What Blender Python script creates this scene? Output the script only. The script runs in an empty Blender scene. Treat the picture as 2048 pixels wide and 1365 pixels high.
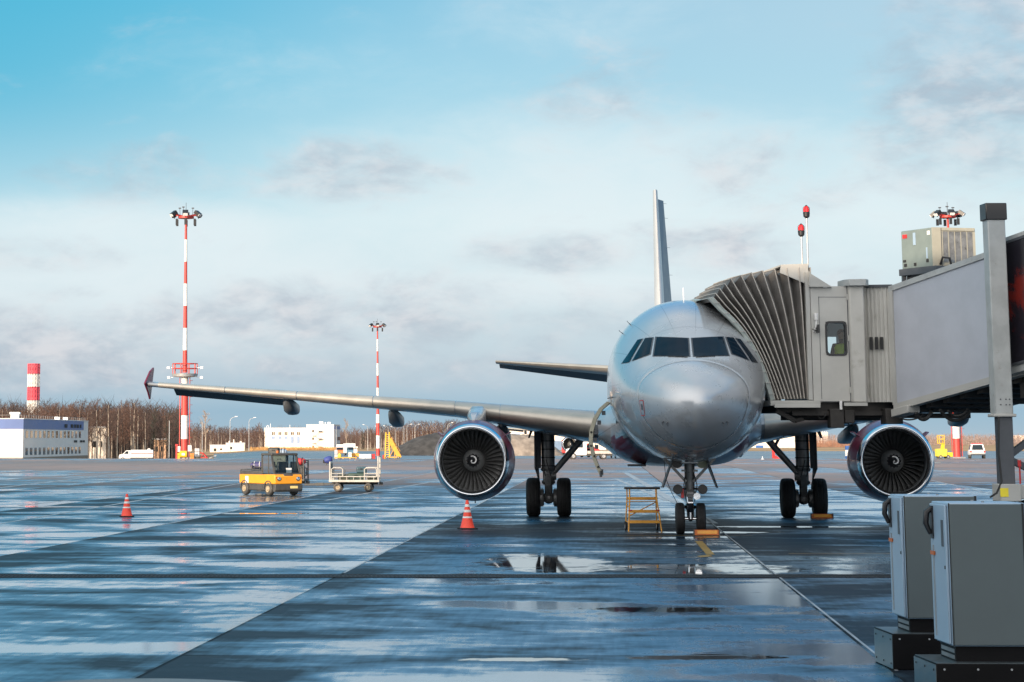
import bpy, bmesh, math, random
from mathutils import Vector, Matrix
R = math.radians
scene = bpy.context.scene
random.seed(7)

# ------------------------------------------------------------------ camera
FPX, VX, HY, HC = 4555.0, 600.0, 878.0, 2.33        # focal length / centre column / horizon row in 2048 px, eye height
TILT = math.atan(.14)                               # camera looks slightly up, lens shifted down
CT, ST = math.cos(TILT), -math.sin(TILT)
F_ = FPX*CT
VY = HY-F_*.14
cam_d = bpy.data.cameras.new('camera')
cam = bpy.data.objects.new('camera', cam_d)
scene.collection.objects.link(cam)
cam.location = (0, 0, HC)
cam.rotation_euler = (R(90)+TILT, 0, 0)
cam_d.sensor_width = 36
cam_d.lens = F_/2048*36
cam_d.shift_x = (1024-VX)/2048
cam_d.shift_y = (VY-682.5)/2048
cam_d.clip_start = .1
cam_d.clip_end = 20000
scene.camera = cam

# ------------------------------------------------------------------ light and sky
SUN_AZ, SUN_EL = 215.0, 11.0
sun_d = bpy.data.lights.new('sun', 'SUN')
sun_d.energy = 4.8
sun_d.angle = R(.5)
sun_d.color = (1.0, .80, .60)
sun = bpy.data.objects.new('sun', sun_d)
scene.collection.objects.link(sun)
to_sun = Vector((math.sin(R(SUN_AZ))*math.cos(R(SUN_EL)), math.cos(R(SUN_AZ))*math.cos(R(SUN_EL)), math.sin(R(SUN_EL))))
sun.rotation_euler = to_sun.to_track_quat('Z', 'Y').to_euler()
scene.view_settings.view_transform = 'Standard'
scene.view_settings.look = 'None'
scene.view_settings.exposure = 0.45
scene.view_settings.gamma = 1.0

class Graph:
    """small helper to write node trees as expressions"""
    def __init__(s, tree): s.t = tree; s.n = tree.nodes; s.l = tree.links
    def node(s, typ, **kw):
        n = s.n.new(typ)
        for k, v in kw.items(): setattr(n, k, v)
        return n
    def put(s, sock, v):
        if v is None: return
        if isinstance(v, bpy.types.NodeSocket): s.l.new(v, sock)
        else:
            if isinstance(v, (tuple, list)) and sock.type == 'RGBA' and len(v) == 3: v = (*v, 1)
            sock.default_value = v
    def m(s, op, a, b=None, c=None, clamp=False):
        n = s.node('ShaderNodeMath', operation=op, use_clamp=clamp)
        for i, v in enumerate((a, b, c)):
            if v is not None: s.put(n.inputs[i], v)
        return n.outputs[0]
    def mr(s, v, a, b, c=0., d=1., smooth=True):
        n = s.node('ShaderNodeMapRange', interpolation_type='SMOOTHSTEP' if smooth else 'LINEAR')
        s.put(n.inputs[0], v)
        for i, x in enumerate((a, b, c, d)): n.inputs[i+1].default_value = x
        return n.outputs[0]
    def noise(s, vec, scale, detail=3., rough=.55, dist=0.):
        n = s.node('ShaderNodeTexNoise')
        s.put(n.inputs['Vector'], vec)
        n.inputs['Scale'].default_value = scale; n.inputs['Detail'].default_value = detail
        n.inputs['Roughness'].default_value = rough; n.inputs['Distortion'].default_value = dist
        return n.outputs[0]
    def mix(s, f, a, b):
        n = s.node('ShaderNodeMix', data_type='RGBA')
        s.put(n.inputs[0], f); s.put(n.inputs[6], a); s.put(n.inputs[7], b)
        return n.outputs[2]
    def comb(s, x, y, z):
        n = s.node('ShaderNodeCombineXYZ')
        for i, v in enumerate((x, y, z)): s.put(n.inputs[i], v)
        return n.outputs[0]
    def ramp(s, v, stops, interp='LINEAR'):
        n = s.node('ShaderNodeValToRGB'); s.put(n.inputs[0], v)
        cr = n.color_ramp; cr.interpolation = interp
        while len(cr.elements) > 1: cr.elements.remove(cr.elements[-1])
        cr.elements[0].position = stops[0][0]; cr.elements[0].color = (*stops[0][1], 1)
        for p, c in stops[1:]:
            e = cr.elements.new(p); e.color = (*c, 1)
        return n.outputs[0]

def srgb(r, g, b):
    f = lambda c: (c/255/12.92) if c/255 <= .04045 else ((c/255+.055)/1.055)**2.4
    return (f(r), f(g), f(b))

world = bpy.data.worlds.new('World'); scene.world = world; world.use_nodes = True
def build_sky():
    t = world.node_tree; t.nodes.clear(); g = Graph(t)
    tc = g.node('ShaderNodeTexCoord'); sep = g.node('ShaderNodeSeparateXYZ')
    t.links.new(tc.outputs['Generated'], sep.inputs[0])
    x, y, z = sep.outputs
    az = g.m('ARCTAN2', x, y)
    zc = g.m('MAXIMUM', z, 0.)
    v = g.m('POWER', zc, .5)                          # more ramp resolution near the horizon
    P = lambda el: math.sqrt(el)
    base = g.ramp(v, [(0, srgb(176, 196, 210)), (P(.012), srgb(150, 186, 210)), (P(.03), srgb(186, 206, 221)), (P(.06), srgb(206, 224, 234)),
                      (P(.095), srgb(208, 232, 240)), (P(.128), srgb(184, 222, 236)), (P(.16), srgb(146, 208, 232)), (P(.19), srgb(112, 194, 226)),
                      (P(.24), srgb(66, 174, 230)), (P(.45), srgb(40, 158, 226)), (P(.62), srgb(120, 184, 224)), (1, srgb(165, 198, 226))])
    nish = g.node('ShaderNodeTexSky', sky_type='NISHITA', sun_disc=False)
    nish.sun_elevation = R(SUN_EL); nish.sun_rotation = R(SUN_AZ)
    nv = g.node('ShaderNodeVectorMath', operation='SCALE'); t.links.new(nish.outputs[0], nv.inputs[0]); nv.inputs['Scale'].default_value = .10
    base = g.mix(.12, base, nv.outputs[0])
    # left of the view is a clearer blue, the right veiled
    side = g.mr(az, -.12, .30)
    hi = g.m('MULTIPLY', g.mr(z, .10, .19), g.m('SUBTRACT', 1., g.mr(z, .20, .28)))
    base = g.mix(g.m('MULTIPLY', g.m('MULTIPLY', side, hi), .62), base, srgb(196, 214, 226))
    lf = g.m('MULTIPLY', g.m('SUBTRACT', 1., g.mr(az, -.17, .08)), g.mr(z, .06, .17))
    base = g.mix(g.m('MULTIPLY', lf, .75), base, srgb(70, 178, 211))
    vec = g.comb(g.m('MULTIPLY', az, 1.0), g.m('MULTIPLY', z, 2.1), 0.)
    n1 = g.noise(vec, 11., 8., .62, .5)
    n2 = g.noise(vec, 30., 7., .62, .6)
    nn = g.m('ADD', g.m('MULTIPLY', n1, .65), g.m('MULTIPLY', n2, .35))
    def blob(px, py, wx, wy):
        a0 = math.atan((px-VX)/FPX); e0 = (HY-py)/FPX*math.cos(a0)
        dx = g.m('DIVIDE', g.m('SUBTRACT', az, a0), wx/FPX)
        dz = g.m('DIVIDE', g.m('SUBTRACT', z, e0), wy/FPX)
        return g.m('SUBTRACT', 1., g.m('ADD', g.m('MULTIPLY', dx, dx), g.m('MULTIPLY', dz, dz)), clamp=True)
    def field(blobs):
        s = None
        for b in blobs:
            w = g.m('MULTIPLY', blob(*b[:4]), b[4])
            s = w if s is None else g.m('MAXIMUM', s, w)
        return s
    # white veils first, grey-lavender cloud bodies over them
    veil = field([(1080, 575, 620, 75, 1.), (250, 470, 700, 110, 1.), (650, 560, 500, 60, .9), (1250, 420, 1100, 300, .9), (300, 560, 900, 230, .95), (1700, 430, 600, 260, .8), (700, 140, 900, 160, .35), (1150, 40, 500, 120, .45)])
    vm = g.mr(g.m('ADD', g.m('MULTIPLY', veil, .75), g.m('SUBTRACT', nn, .5)), .12, .85)
    base = g.mix(g.m('MULTIPLY', vm, .7), base, srgb(228, 237, 240))
    body = field([(120, 690, 420, 130, 1.), (520, 640, 420, 110, .95), (900, 620, 420, 115, .95), (1150, 640, 360, 90, .85), (1090, 512, 260, 62, 1.),
                  (740, 350, 330, 100, .85), (340, 350, 340, 90, .6), (1440, 490, 260, 80, .8), (1540, 360, 220, 130, .7), (1960, 190, 310, 235, 1.12),
                  (60, 510, 280, 60, .8), (600, 735, 900, 80, .7), (1990, 60, 380, 160, .75), (1300, 170, 360, 110, .5), (120, 590, 140, 36, .8), (1700, 560, 300, 60, .5)])
    bm_ = g.mr(g.m('ADD', g.m('MULTIPLY', body, .62), g.m('MULTIPLY', g.m('SUBTRACT', nn, .5), 2.3)), .08, .90)
    n3 = g.noise(vec, 40., 4., .6, .2)
    ccol = g.mix(g.mr(n3, .35, .68), srgb(170, 180, 193), srgb(214, 213, 217))
    base = g.mix(g.m('MULTIPLY', bm_, .80), base, ccol)
    # general high clouds over the rest of the dome
    up = g.mr(z, .48, .66)
    n4 = g.noise(g.comb(g.m('DIVIDE', x, g.m('ADD', zc, .25)), g.m('DIVIDE', y, g.m('ADD', zc, .25)), 0.), 1.6, 5., .55, .3)
    base = g.mix(g.m('MULTIPLY', g.m('MULTIPLY', up, g.mr(n4, .38, .62)), .85), base, srgb(236, 238, 240))
    # unseen glow added round the low sun, behind the viewer, to lift shaded faces
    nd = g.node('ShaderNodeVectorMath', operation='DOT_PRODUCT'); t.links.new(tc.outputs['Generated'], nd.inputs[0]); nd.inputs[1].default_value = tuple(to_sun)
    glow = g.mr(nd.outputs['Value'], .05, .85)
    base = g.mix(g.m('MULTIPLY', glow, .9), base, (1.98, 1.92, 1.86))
    # below the horizon
    base = g.mix(g.mr(z, -.02, -.002), srgb(90, 105, 115), base)
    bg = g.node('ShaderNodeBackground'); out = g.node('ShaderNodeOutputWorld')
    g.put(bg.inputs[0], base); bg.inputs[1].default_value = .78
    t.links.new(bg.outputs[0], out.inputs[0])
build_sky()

# ------------------------------------------------------------------ helpers
def W(px, py, Y):
    """a point seen at (px, py) of the 2048 px photograph, Y metres in front of the camera"""
    a = (px-VX)/F_; b = (VY-py)/F_
    dy = CT+b*ST; dz = -ST+b*CT; t = Y/dy
    return Vector((a*t, Y, HC+dz*t))
def XW(px, Y, z=None):
    return W(px, HY if z is None else HY-(z-HC)*FPX/Y, Y).x
def slope_of(X, Y): return VX+FPX*X/max(Y, 1.)
def gz(X, Y):
    """height of the ground: flat apron that falls away beyond 270 m"""
    if Y < 270: return 0.
    px = slope_of(X, Y)
    k = min(1, max(0, (px-425)/110)); k = k*k*(3-2*k)
    endA = HC-40/FPX*600; endB = -2.0
    t = min(1, (Y-270)/330)
    return (endA*(1-k)+endB*k)*t

def P_(*a): return Vector(a)
class MB:
    def __init__(s): s.v = []; s.f = []; s.m = []; s.s = []
    def add(s, vs, fs, mi=0, smooth=False, M=None):
        o = len(s.v)
        for v in vs:
            v = Vector(v)
            s.v.append(M @ v if M else v)
        for f in fs:
            s.f.append([o+i for i in f]); s.m.append(mi); s.s.append(smooth)
        return s
    def hexa(s, p, mi=0):
        return s.add(p, [(0, 3, 2, 1), (4, 5, 6, 7), (0, 1, 5, 4), (1, 2, 6, 5), (2, 3, 7, 6), (3, 0, 4, 7)], mi)
    def box(s, c, d, mi=0, M=None):
        x, y, z = c; a, b, e = d[0]/2, d[1]/2, d[2]/2
        p = [(x-a, y-b, z-e), (x+a, y-b, z-e), (x+a, y+b, z-e), (x-a, y+b, z-e), (x-a, y-b, z+e), (x+a, y-b, z+e), (x+a, y+b, z+e), (x-a, y+b, z+e)]
        if M: p = [M @ Vector(q) for q in p]
        return s.hexa(p, mi)
    def lohi(s, lo, hi, mi=0, M=None):
        return s.box([(l+h)/2 for l, h in zip(lo, hi)], [h-l for l, h in zip(lo, hi)], mi, M)
    def bar(s, p0, p1, w, h, mi=0, up=(0, 0, 1)):
        p0, p1 = Vector(p0), Vector(p1); d = (p1-p0).normalized(); u = Vector(up)
        if abs(d.dot(u)) > .98: u = Vector((0, 1, 0))
        a = d.cross(u).normalized()*w/2; b = a.cross(d).normalized()*h/2
        return s.hexa([p0-a-b, p0+a-b, p1+a-b, p1-a-b, p0-a+b, p0+a+b, p1+a+b, p1-a+b], mi)
    def rings(s, rs, mi=0, smooth=True, closed=True, cap0=True, cap1=True, wrap=False):
        n = len(rs[0]); o = len(s.v)
        for r in rs: s.v.extend(Vector(p) for p in r)
        k = n if closed else n-1; L = len(rs)
        for i in range(L if wrap else L-1):
            i2 = (i+1) % L
            for j in range(k):
                j2 = (j+1) % n
                s.f.append([o+i*n+j, o+i*n+j2, o+i2*n+j2, o+i2*n+j]); s.m.append(mi); s.s.append(smooth)
        if closed and not wrap:
            if cap0: s.f.append([o+j for j in range(n)][::-1]); s.m.append(mi); s.s.append(False)
            if cap1: s.f.append([o+(L-1)*n+j for j in range(n)]); s.m.append(mi); s.s.append(False)
        return s
    def tube(s, pts, r, n=8, mi=0, smooth=True):
        pts = [Vector(p) for p in pts]; rs = []
        rr = r if isinstance(r, (list, tuple)) else [r]*len(pts)
        a = None
        for i, p in enumerate(pts):
            d = (pts[min(i+1, len(pts)-1)]-pts[max(i-1, 0)])
            d = d.normalized() if d.length > 1e-9 else Vector((0, 0, 1))
            if a is None:
                a = d.orthogonal().normalized()
            else:
                a = a-d*a.dot(d)
                a = a.normalized() if a.length > 1e-6 else d.orthogonal().normalized()
            b = d.cross(a)
            rs.append([p+(a*math.cos(2*math.pi*k/n)+b*math.sin(2*math.pi*k/n))*rr[i] for k in range(n)])
        return s.rings(rs, mi, smooth)
    def cyl(s, p0, p1, r0, r1=None, n=16, mi=0): return s.tube([p0, p1], [r0, r0 if r1 is None else r1], n, mi)
    def lathe(s, prof, o=(0, 0, 0), ax=(0, 0, 1), n=24, mi=0, smooth=True, cap=False, squash=None):
        """prof: (distance along axis, radius)"""
        o = Vector(o); ax = Vector(ax).normalized()
        a = ax.orthogonal().normalized(); b = ax.cross(a); rs = []
        for h, r in prof:
            rs.append([o+ax*h+(a*math.cos(2*math.pi*k/n)+b*math.sin(2*math.pi*k/n))*max(r, 1e-4) for k in range(n)])
        return s.rings(rs, mi, smooth, True, cap, cap)
    def prism(s, poly, d, mi=0):
        """poly of 3-D points extruded by d"""
        d = Vector(d); n = len(poly); p = [Vector(q) for q in poly]
        return s.add(p+[q+d for q in p], [list(range(n))[::-1], list(range(n, 2*n))]+[(i, (i+1) % n, n+(i+1) % n, n+i) for i in range(n)], mi)
    def ball(s, c, r, mi=0, n=12, sq=(1, 1, 1)):
        rs = []
        for i in range(n//2+1):
            t = math.pi*i/(n//2); 
            rs.append([Vector(c)+Vector((math.cos(2*math.pi*k/n)*math.sin(t)*sq[0], math.sin(2*math.pi*k/n)*math.sin(t)*sq[1], -math.cos(t)*sq[2]))*r for k in range(n)])
        return s.rings(rs, mi, True, True, False, False)
    def build(s, name, mats, parent=None, bevel=0., label=None, seg=2, recalc=True, ang=35, **props):
        me = bpy.data.meshes.new(name)
        me.from_pydata([tuple(v) for v in s.v], [], s.f)
        for m in (mats if isinstance(mats, (list, tuple)) else [mats]): me.materials.append(m)
        me.polygons.foreach_set('material_index', s.m)
        me.polygons.foreach_set('use_smooth', [True]*len(s.s) if bevel else s.s)
        if recalc:
            b = bmesh.new(); b.from_mesh(me)
            bmesh.ops.remove_doubles(b, verts=b.verts, dist=1e-5)
            bmesh.ops.recalc_face_normals(b, faces=b.faces); b.to_mesh(me); b.free()
        me.update()
        if any(s.s) or bevel: me.set_sharp_from_angle(angle=R(ang))
        o = bpy.data.objects.new(name, me); scene.collection.objects.link(o)
        if parent: o.parent = parent
        if bevel:
            bv = o.modifiers.new('bevel', 'BEVEL'); bv.width = bevel; bv.segments = seg; bv.limit_method = 'ANGLE'; bv.angle_limit = R(40); bv.harden_normals = False
        if label: o['label'] = label
        for k, v in props.items(): o[k] = v
        return o
def thing(name, label, cat, loc=(0, 0, 0), rotz=0., group=None):
    o = bpy.data.objects.new(name, None); scene.collection.objects.link(o)
    o.location = loc; o.rotation_euler = (0, 0, rotz); o.empty_display_size = .2
    o['label'] = label; o['category'] = cat
    if group: o['group'] = group
    return o
def copy_tree(o, parent=None):
    c = o.copy(); scene.collection.objects.link(c)
    if parent: c.parent = parent
    for ch in list(o.children): copy_tree(ch, c)
    return c
def structure(o): o['kind'] = 'structure'; return o

# ------------------------------------------------------------------ materials
def mat(name, col, rough=.5, metal=0., var=.12, scale=3., bump=0., bscale=30., coat=0., spec=.5, dirt=None, rvar=.08):
    m = bpy.data.materials.new(name); m.use_nodes = True
    t = m.node_tree; g = Graph(t); p = t.nodes['Principled BSDF']
    tc = g.node('ShaderNodeTexCoord')
    n = g.noise(tc.outputs['Object'], scale, 5., .6)
    f = g.mr(n, .3, .7)
    lo = tuple(c*(1-var) for c in col); hi = tuple(min(1, c*(1+var)) for c in col)
    c = g.mix(f, lo, hi)
    if dirt:
        n2 = g.noise(tc.outputs['Object'], scale*2.7, 6., .65)
        c = g.mix(g.mr(n2, .56, .78), c, dirt)
    g.put(p.inputs['Base Color'], c)
    g.put(p.inputs['Roughness'], g.m('ADD', g.m('MULTIPLY', f, rvar), rough-rvar/2))
    p.inputs['Metallic'].default_value = metal
    p.inputs['Specular IOR Level'].default_value = spec
    p.inputs['Coat Weight'].default_value = coat
    p.inputs['Coat Roughness'].default_value = .06
    if bump:
        b = g.node('ShaderNodeBump'); b.inputs['Strength'].default_value = bump; b.inputs['Distance'].default_value = .02
        g.put(b.inputs['Height'], g.noise(tc.outputs['Object'], bscale, 4., .6)); t.links.new(b.outputs[0], p.inputs['Normal'])
    return m
def emit(name, col, s):
    m = bpy.data.materials.new(name); m.use_nodes = True; p = m.node_tree.nodes['Principled BSDF']
    p.inputs['Base Color'].default_value = (*col, 1); p.inputs['Emission Color'].default_value = (*col, 1); p.inputs['Emission Strength'].default_value = s
    return m
def glassy(name, col, rough=.04):
    m = mat(name, col, rough, 0., .05, 1., spec=.12, coat=0., rvar=.02); return m
def clear_glass(name):
    m = bpy.data.materials.new(name); m.use_nodes = True; t = m.node_tree; t.nodes.clear(); g = Graph(t)
    tr = g.node('ShaderNodeBsdfTransparent'); tr.inputs[0].default_value = (.80, .88, .88, 1)
    gl = g.node('ShaderNodeBsdfGlossy'); gl.inputs[1].default_value = .02
    fr = g.node('ShaderNodeFresnel'); fr.inputs[0].default_value = 1.5
    mx = g.node('ShaderNodeMixShader'); o = g.node('ShaderNodeOutputMaterial')
    t.links.new(fr.outputs[0], mx.inputs[0]); t.links.new(tr.outputs[0], mx.inputs[1]); t.links.new(gl.outputs[0], mx.inputs[2]); t.links.new(mx.outputs[0], o.inputs[0])
    return m

def silver():
    m = mat('silver_paint', (.50, .51, .525), .29, .40, .03, .9, coat=.5, rvar=.08); t = m.node_tree; g = Graph(t); p = t.nodes['Principled BSDF']
    tc = g.node('ShaderNodeTexCoord'); sep = g.node('ShaderNodeSeparateXYZ'); t.links.new(tc.outputs['Object'], sep.inputs[0]); X, Y, Z = sep.outputs
    def line(v, step, off, w):
        f = g.m('FRACT', g.m('DIVIDE', g.m('ADD', v, off), step)); d = g.m('MULTIPLY', g.m('MINIMUM', f, g.m('SUBTRACT', 1., f)), step); return g.m('SUBTRACT', 1., g.mr(d, w*.4, w))
    an = g.m('MULTIPLY', g.m('ARCTAN2', g.m('SUBTRACT', Z, 3.8), Y), 2.)
    ln = g.m('MAXIMUM', line(X, 1.59, .15, .012), g.m('MULTIPLY', line(an, .9, .2, .012), g.mr(X, 2.2, 3.4)))
    streak = g.noise(g.comb(g.m('MULTIPLY', X, 3.), g.m('MULTIPLY', Y, 3.), g.m('MULTIPLY', Z, .5)), 1.1, 2., .5)
    old = p.inputs['Base Color'].links[0].from_socket
    c = g.mix(g.m('MULTIPLY', g.mr(streak, .5, .8), .14), old, (.30, .29, .27)); g.put(p.inputs['Base Color'], g.mix(g.m('MULTIPLY', ln, .55), c, (.12, .12, .12)))
    return m
M_silver = silver()
M_radome = mat('radome_paint', (.50, .51, .53), .34, .40, .05, 1.4, coat=.35)
M_wing = mat('wing_grey', (.30, .32, .34), .30, .25, .1, 1.2, coat=.5)
M_fairing = mat('fairing_grey', (.16, .17, .18), .38, .2, .1, 1.2)
M_slat = mat('slat_metal', (.46, .42, .365), .38, .5, .08, 1.6)
M_lip = mat('polished_lip', (.78, .78, .80), .16, 1., .04, 2.)
M_maroon = mat('maroon_paint', (.14, .013, .034), .32, .0, .12, 1.5, coat=.25)
M_dgrey = mat('dark_grey_paint', (.07, .075, .085), .45, .1)
M_black = mat('black_rubber', (.012, .012, .013), .75, 0., .3, 6., bump=.2)
M_blackp = mat('black_plastic', (.015, .015, .017), .4)
M_gear = mat('gear_metal', (.20, .20, .20), .42, .4, .25, 5., dirt=(.05, .04, .035))
M_chrome = mat('chrome', (.75, .76, .78), .15, 1., .05)
M_fan = mat('fan_blade', (.20, .195, .19), .38, .7, .15, 4.)
M_fanhub = mat('fan_hub', (.26, .26, .255), .45, .3)
M_barrel = mat('inlet_barrel', (.24, .25, .26), .4, .3)
M_white = mat('white_paint', (.75, .75, .74), .42, 0., .06, 1.)
M_cockpit = mat('cockpit_glass', (.003, .014, .027), .05, 0., .05, 1., spec=.08, rvar=.02)
M_winglass = glassy('window_glass', (.02, .03, .04))
M_clear = clear_glass('clear_glass')
M_finp = mat('fin_paint', (.50, .49, .48), .38, .15, .05, .6)
M_rudder = mat('rudder_paint', (.11, .13, .17), .4, .1, .08)
M_beige = mat('bridge_beige', (.47, .455, .42), .5, 0., .07, 1.2, dirt=(.36, .34, .30), bump=.05)
M_beige2 = mat('bridge_trim', (.42, .41, .38), .5, 0., .07, 1.2)
M_panel = mat('bridge_panel', (.44, .455, .50), .42, .1, .05, 1.5, bump=.15, bscale=60)
M_bellow = mat('bellows_fabric', (.155, .145, .135), .75, 0., .2, 2.5, bump=.15)
M_piping = mat('bellows_piping', (.46, .42, .37), .6)
M_pad = mat('bumper_pad', (.40, .44, .41), .55, 0., .1)
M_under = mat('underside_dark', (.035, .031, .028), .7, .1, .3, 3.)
M_hose = mat('hose_black', (.02, .02, .02), .6)
M_post = mat('post_grey', (.40, .41, .40), .5, .1, .12, 2., dirt=(.30, .28, .25))
M_galv = mat('galvanised', (.36, .37, .38), .5, .5, .15, 6.)
M_ac = mat('ac_beige', (.34, .325, .265), .5, .05, .07)
M_acside = mat('ac_greygreen', (.175, .215, .205), .5, .05, .07)
M_dark = mat('dark_gap', (.02, .02, .02), .7)
M_red = mat('red_paint', (.50, .03, .03), .45)
M_redl = emit('red_beacon_lens', (.75, .01, .015), .9)
M_orange = mat('cone_orange', (.90, .07, .035), .5, 0., .1, 8.)
M_refl = mat('reflective_white', (.80, .78, .76), .4)
M_yellow = mat('tug_yellow', (.80, .32, .015), .38, 0., .06, 2., coat=.4, dirt=(.55, .24, .03))
M_ylw2 = mat('stairs_yellow', (.72, .33, .04), .5, 0., .15, 5., dirt=(.35, .22, .08))
M_chock = mat('chock_orange', (.55, .13, .02), .5, 0., .15, 8.)
M_charc = mat('charcoal_paint', (.06, .058, .055), .55, 0., .2, 4., dirt=(.13, .11, .09))
M_hub = mat('wheel_hub', (.36, .29, .19), .6, 0., .2, 8.)
M_cart = mat('cart_white', (.46, .44, .40), .5, 0., .12, 4., dirt=(.34, .28, .2))
M_cab = mat('cabinet_grey', (.085, .108, .112), .48, 0., .05, 2., bump=.06, bscale=160)
M_cabdoor = mat('cabinet_door', (.30, .40, .50), .38, .05, .05, 2.)
M_base = mat('cabinet_base', (.006, .0055, .006), .6, .0, .25, 3., spec=.12)
M_basel = mat('cabinet_base_top', (.10, .12, .13), .32, .6, .15, 3.)
M_skin = mat('skin', (.45, .27, .19), .55)
M_hivis = mat('hivis_vest', (.45, .62, .03), .6)
M_cloth = mat('dark_cloth', (.02, .022, .03), .8)
M_poster = None
PSI = .1342
CP, SP = math.cos(PSI), math.sin(PSI)
LANE0, LANEW, JOINT0, JOINTW = -4.65, 7.45, 2.55, 7.5

def ground_material():
    m = bpy.data.materials.new('wet_concrete'); m.use_nodes = True; t = m.node_tree; g = Graph(t); p = t.nodes['Principled BSDF']
    tc = g.node('ShaderNodeTexCoord'); sep = g.node('ShaderNodeSeparateXYZ'); t.links.new(tc.outputs['Object'], sep.inputs[0])
    X, Y, Z = sep.outputs
    r = g.m('SUBTRACT', g.m('MULTIPLY', X, CP), g.m('MULTIPLY', Y, SP))
    s = g.m('ADD', g.m('MULTIPLY', X, SP), g.m('MULTIPLY', Y, CP))
    lr = g.m('DIVIDE', g.m('SUBTRACT', r, LANE0), LANEW); lk = g.m('FLOOR', lr); fr = g.m('SUBTRACT', lr, lk)
    jr = g.m('DIVIDE', g.m('SUBTRACT', Y, JOINT0), JOINTW); jk = g.m('FLOOR', jr); fj = g.m('SUBTRACT', jr, jk)
    wn = g.node('ShaderNodeTexWhiteNoise', noise_dimensions='3D'); t.links.new(g.comb(lk, jk, 3.3), wn.inputs[0])
    wl = g.node('ShaderNodeTexWhiteNoise', noise_dimensions='3D'); t.links.new(g.comb(lk, 0., 7.7), wl.inputs[0])
    pos = tc.outputs['Object']
    wide = g.comb(g.m('MULTIPLY', X, .7), Y, 0.)                       # patches are wider across than along the view
    n1 = g.noise(wide, .36, 5., .55, .5)
    n2 = g.noise(g.comb(g.m('MULTIPLY', X, .7), Y, 4.), 1.3, 5., .58, .5)
    n3 = g.noise(g.comb(g.m('MULTIPLY', r, 9.), g.m('MULTIPLY', s, .6), 0.), 1.0, 4., .6)   # broom marks along the lanes
    n4 = g.noise(pos, 14., 4., .65)
    n5 = g.noise(pos, .03, 3., .5)
    w = g.m('ADD', .66, g.m('MULTIPLY', g.m('SUBTRACT', wn.outputs[0], .5), .30))
    w = g.m('ADD', w, g.m('MULTIPLY', g.m('SUBTRACT', wl.outputs[0], .5), .12))
    w = g.m('ADD', w, g.m('MULTIPLY', g.m('SUBTRACT', n1, .5), 3.6))
    w = g.m('ADD', w, g.m('MULTIPLY', g.m('SUBTRACT', n2, .5), 1.5))
    w = g.m('ADD', w, g.m('MULTIPLY', g.m('SUBTRACT', n3, .5), .48))
    w = g.m('SUBTRACT', w, g.m('MULTIPLY', g.m('SUBTRACT', 1., g.mr(fr, .0, .34)), .55))      # dry crown right of each lane joint
    w = g.m('ADD', w, g.m('MULTIPLY', g.mr(fr, .55, 1.), .25))
    w = g.m('ADD', w, g.m('MULTIPLY', g.m('SUBTRACT', 1., g.mr(fj, .0, .25)), .12))
    # drier ground: under the parked aircraft, and far away where the sun dries it
    def ell(cx, cy, rx, ry):
        a = g.m('DIVIDE', g.m('SUBTRACT', X, cx), rx); b = g.m('DIVIDE', g.m('SUBTRACT', Y, cy), ry)
        return g.m('SUBTRACT', 1., g.m('ADD', g.m('MULTIPLY', a, a), g.m('MULTIPLY', b, b)))
    dry1 = g.mr(g.m('ADD', ell(11.5, 56., 8.5, 11.), g.m('MULTIPLY', g.m('SUBTRACT', n1, .5), 1.2)), .0, .5)
    w = g.m('SUBTRACT', w, g.m('MULTIPLY', dry1, .55))
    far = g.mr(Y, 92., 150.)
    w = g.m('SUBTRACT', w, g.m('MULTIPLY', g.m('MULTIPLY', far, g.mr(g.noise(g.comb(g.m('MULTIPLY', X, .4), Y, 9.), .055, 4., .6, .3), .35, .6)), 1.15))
    wet = g.mr(w, .0, 1.08, smooth=False)
    # standing puddles, mirror smooth
    pud = None
    for e in ((4.7, 43.4, 1.3, 3.6), (7.2, 41.5, 1.9, 1.9), (5.05, 31.7, 1.25, .5), (4.45, 24.85, 1.0, .38), (2.4, 24.6, .8, .22), (13., 61.2, 2.2, .5), (17., 80., 4., .6), (10.4, 57.6, 1.6, .6), (-2.0, 72., 5., .5), (-9., 79., 6., .6)):
        q = ell(*e); pud = q if pud is None else g.m('MAXIMUM', pud, q)
    n6 = g.noise(g.comb(X, g.m('MULTIPLY', Y, 1.6), 2.), 2.6, 6., .7, .8)
    pud = g.m('ADD', pud, g.m('MULTIPLY', g.m('SUBTRACT', n6, .5), 3.4))
    pud = g.mr(g.m('ADD', pud, g.m('ADD', g.m('MULTIPLY', g.m('SUBTRACT', n2, .5), 2.2), g.m('MULTIPLY', g.m('SUBTRACT', n1, .5), 1.6))), .06, .42)
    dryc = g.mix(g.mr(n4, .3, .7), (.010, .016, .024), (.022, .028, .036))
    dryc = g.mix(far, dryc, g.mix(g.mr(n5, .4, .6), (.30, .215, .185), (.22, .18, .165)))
    wetc = g.mix(g.mr(n4, .3, .7), (.006, .022, .040), (.012, .032, .052))
    c = g.mix(wet, dryc, wetc)
    tyre_m = g.mr(g.noise(g.comb(g.m('MULTIPLY', r, 2.2), g.m('MULTIPLY', s, .05), 0.), 1., 3., .5), .60, .72)
    c = g.mix(g.m('MULTIPLY', tyre_m, .35), c, (.015, .017, .02))
    stain = g.mr(g.noise(g.comb(g.m('MULTIPLY', X, .4), Y, 2.), .8, 5., .65, .4), .62, .75)
    c = g.mix(g.m('MULTIPLY', stain, .6), c, (.03, .022, .02))
    # joints between the slabs
    dj = g.m('MULTIPLY', g.m('MINIMUM', fj, g.m('SUBTRACT', 1., fj)), JOINTW)
    dl = g.m('MULTIPLY', g.m('MINIMUM', fr, g.m('SUBTRACT', 1., fr)), LANEW)
    joint = g.m('SUBTRACT', 1., g.mr(g.m('MINIMUM', dj, g.m('MULTIPLY', dl, .8)), .012, .05))
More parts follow.
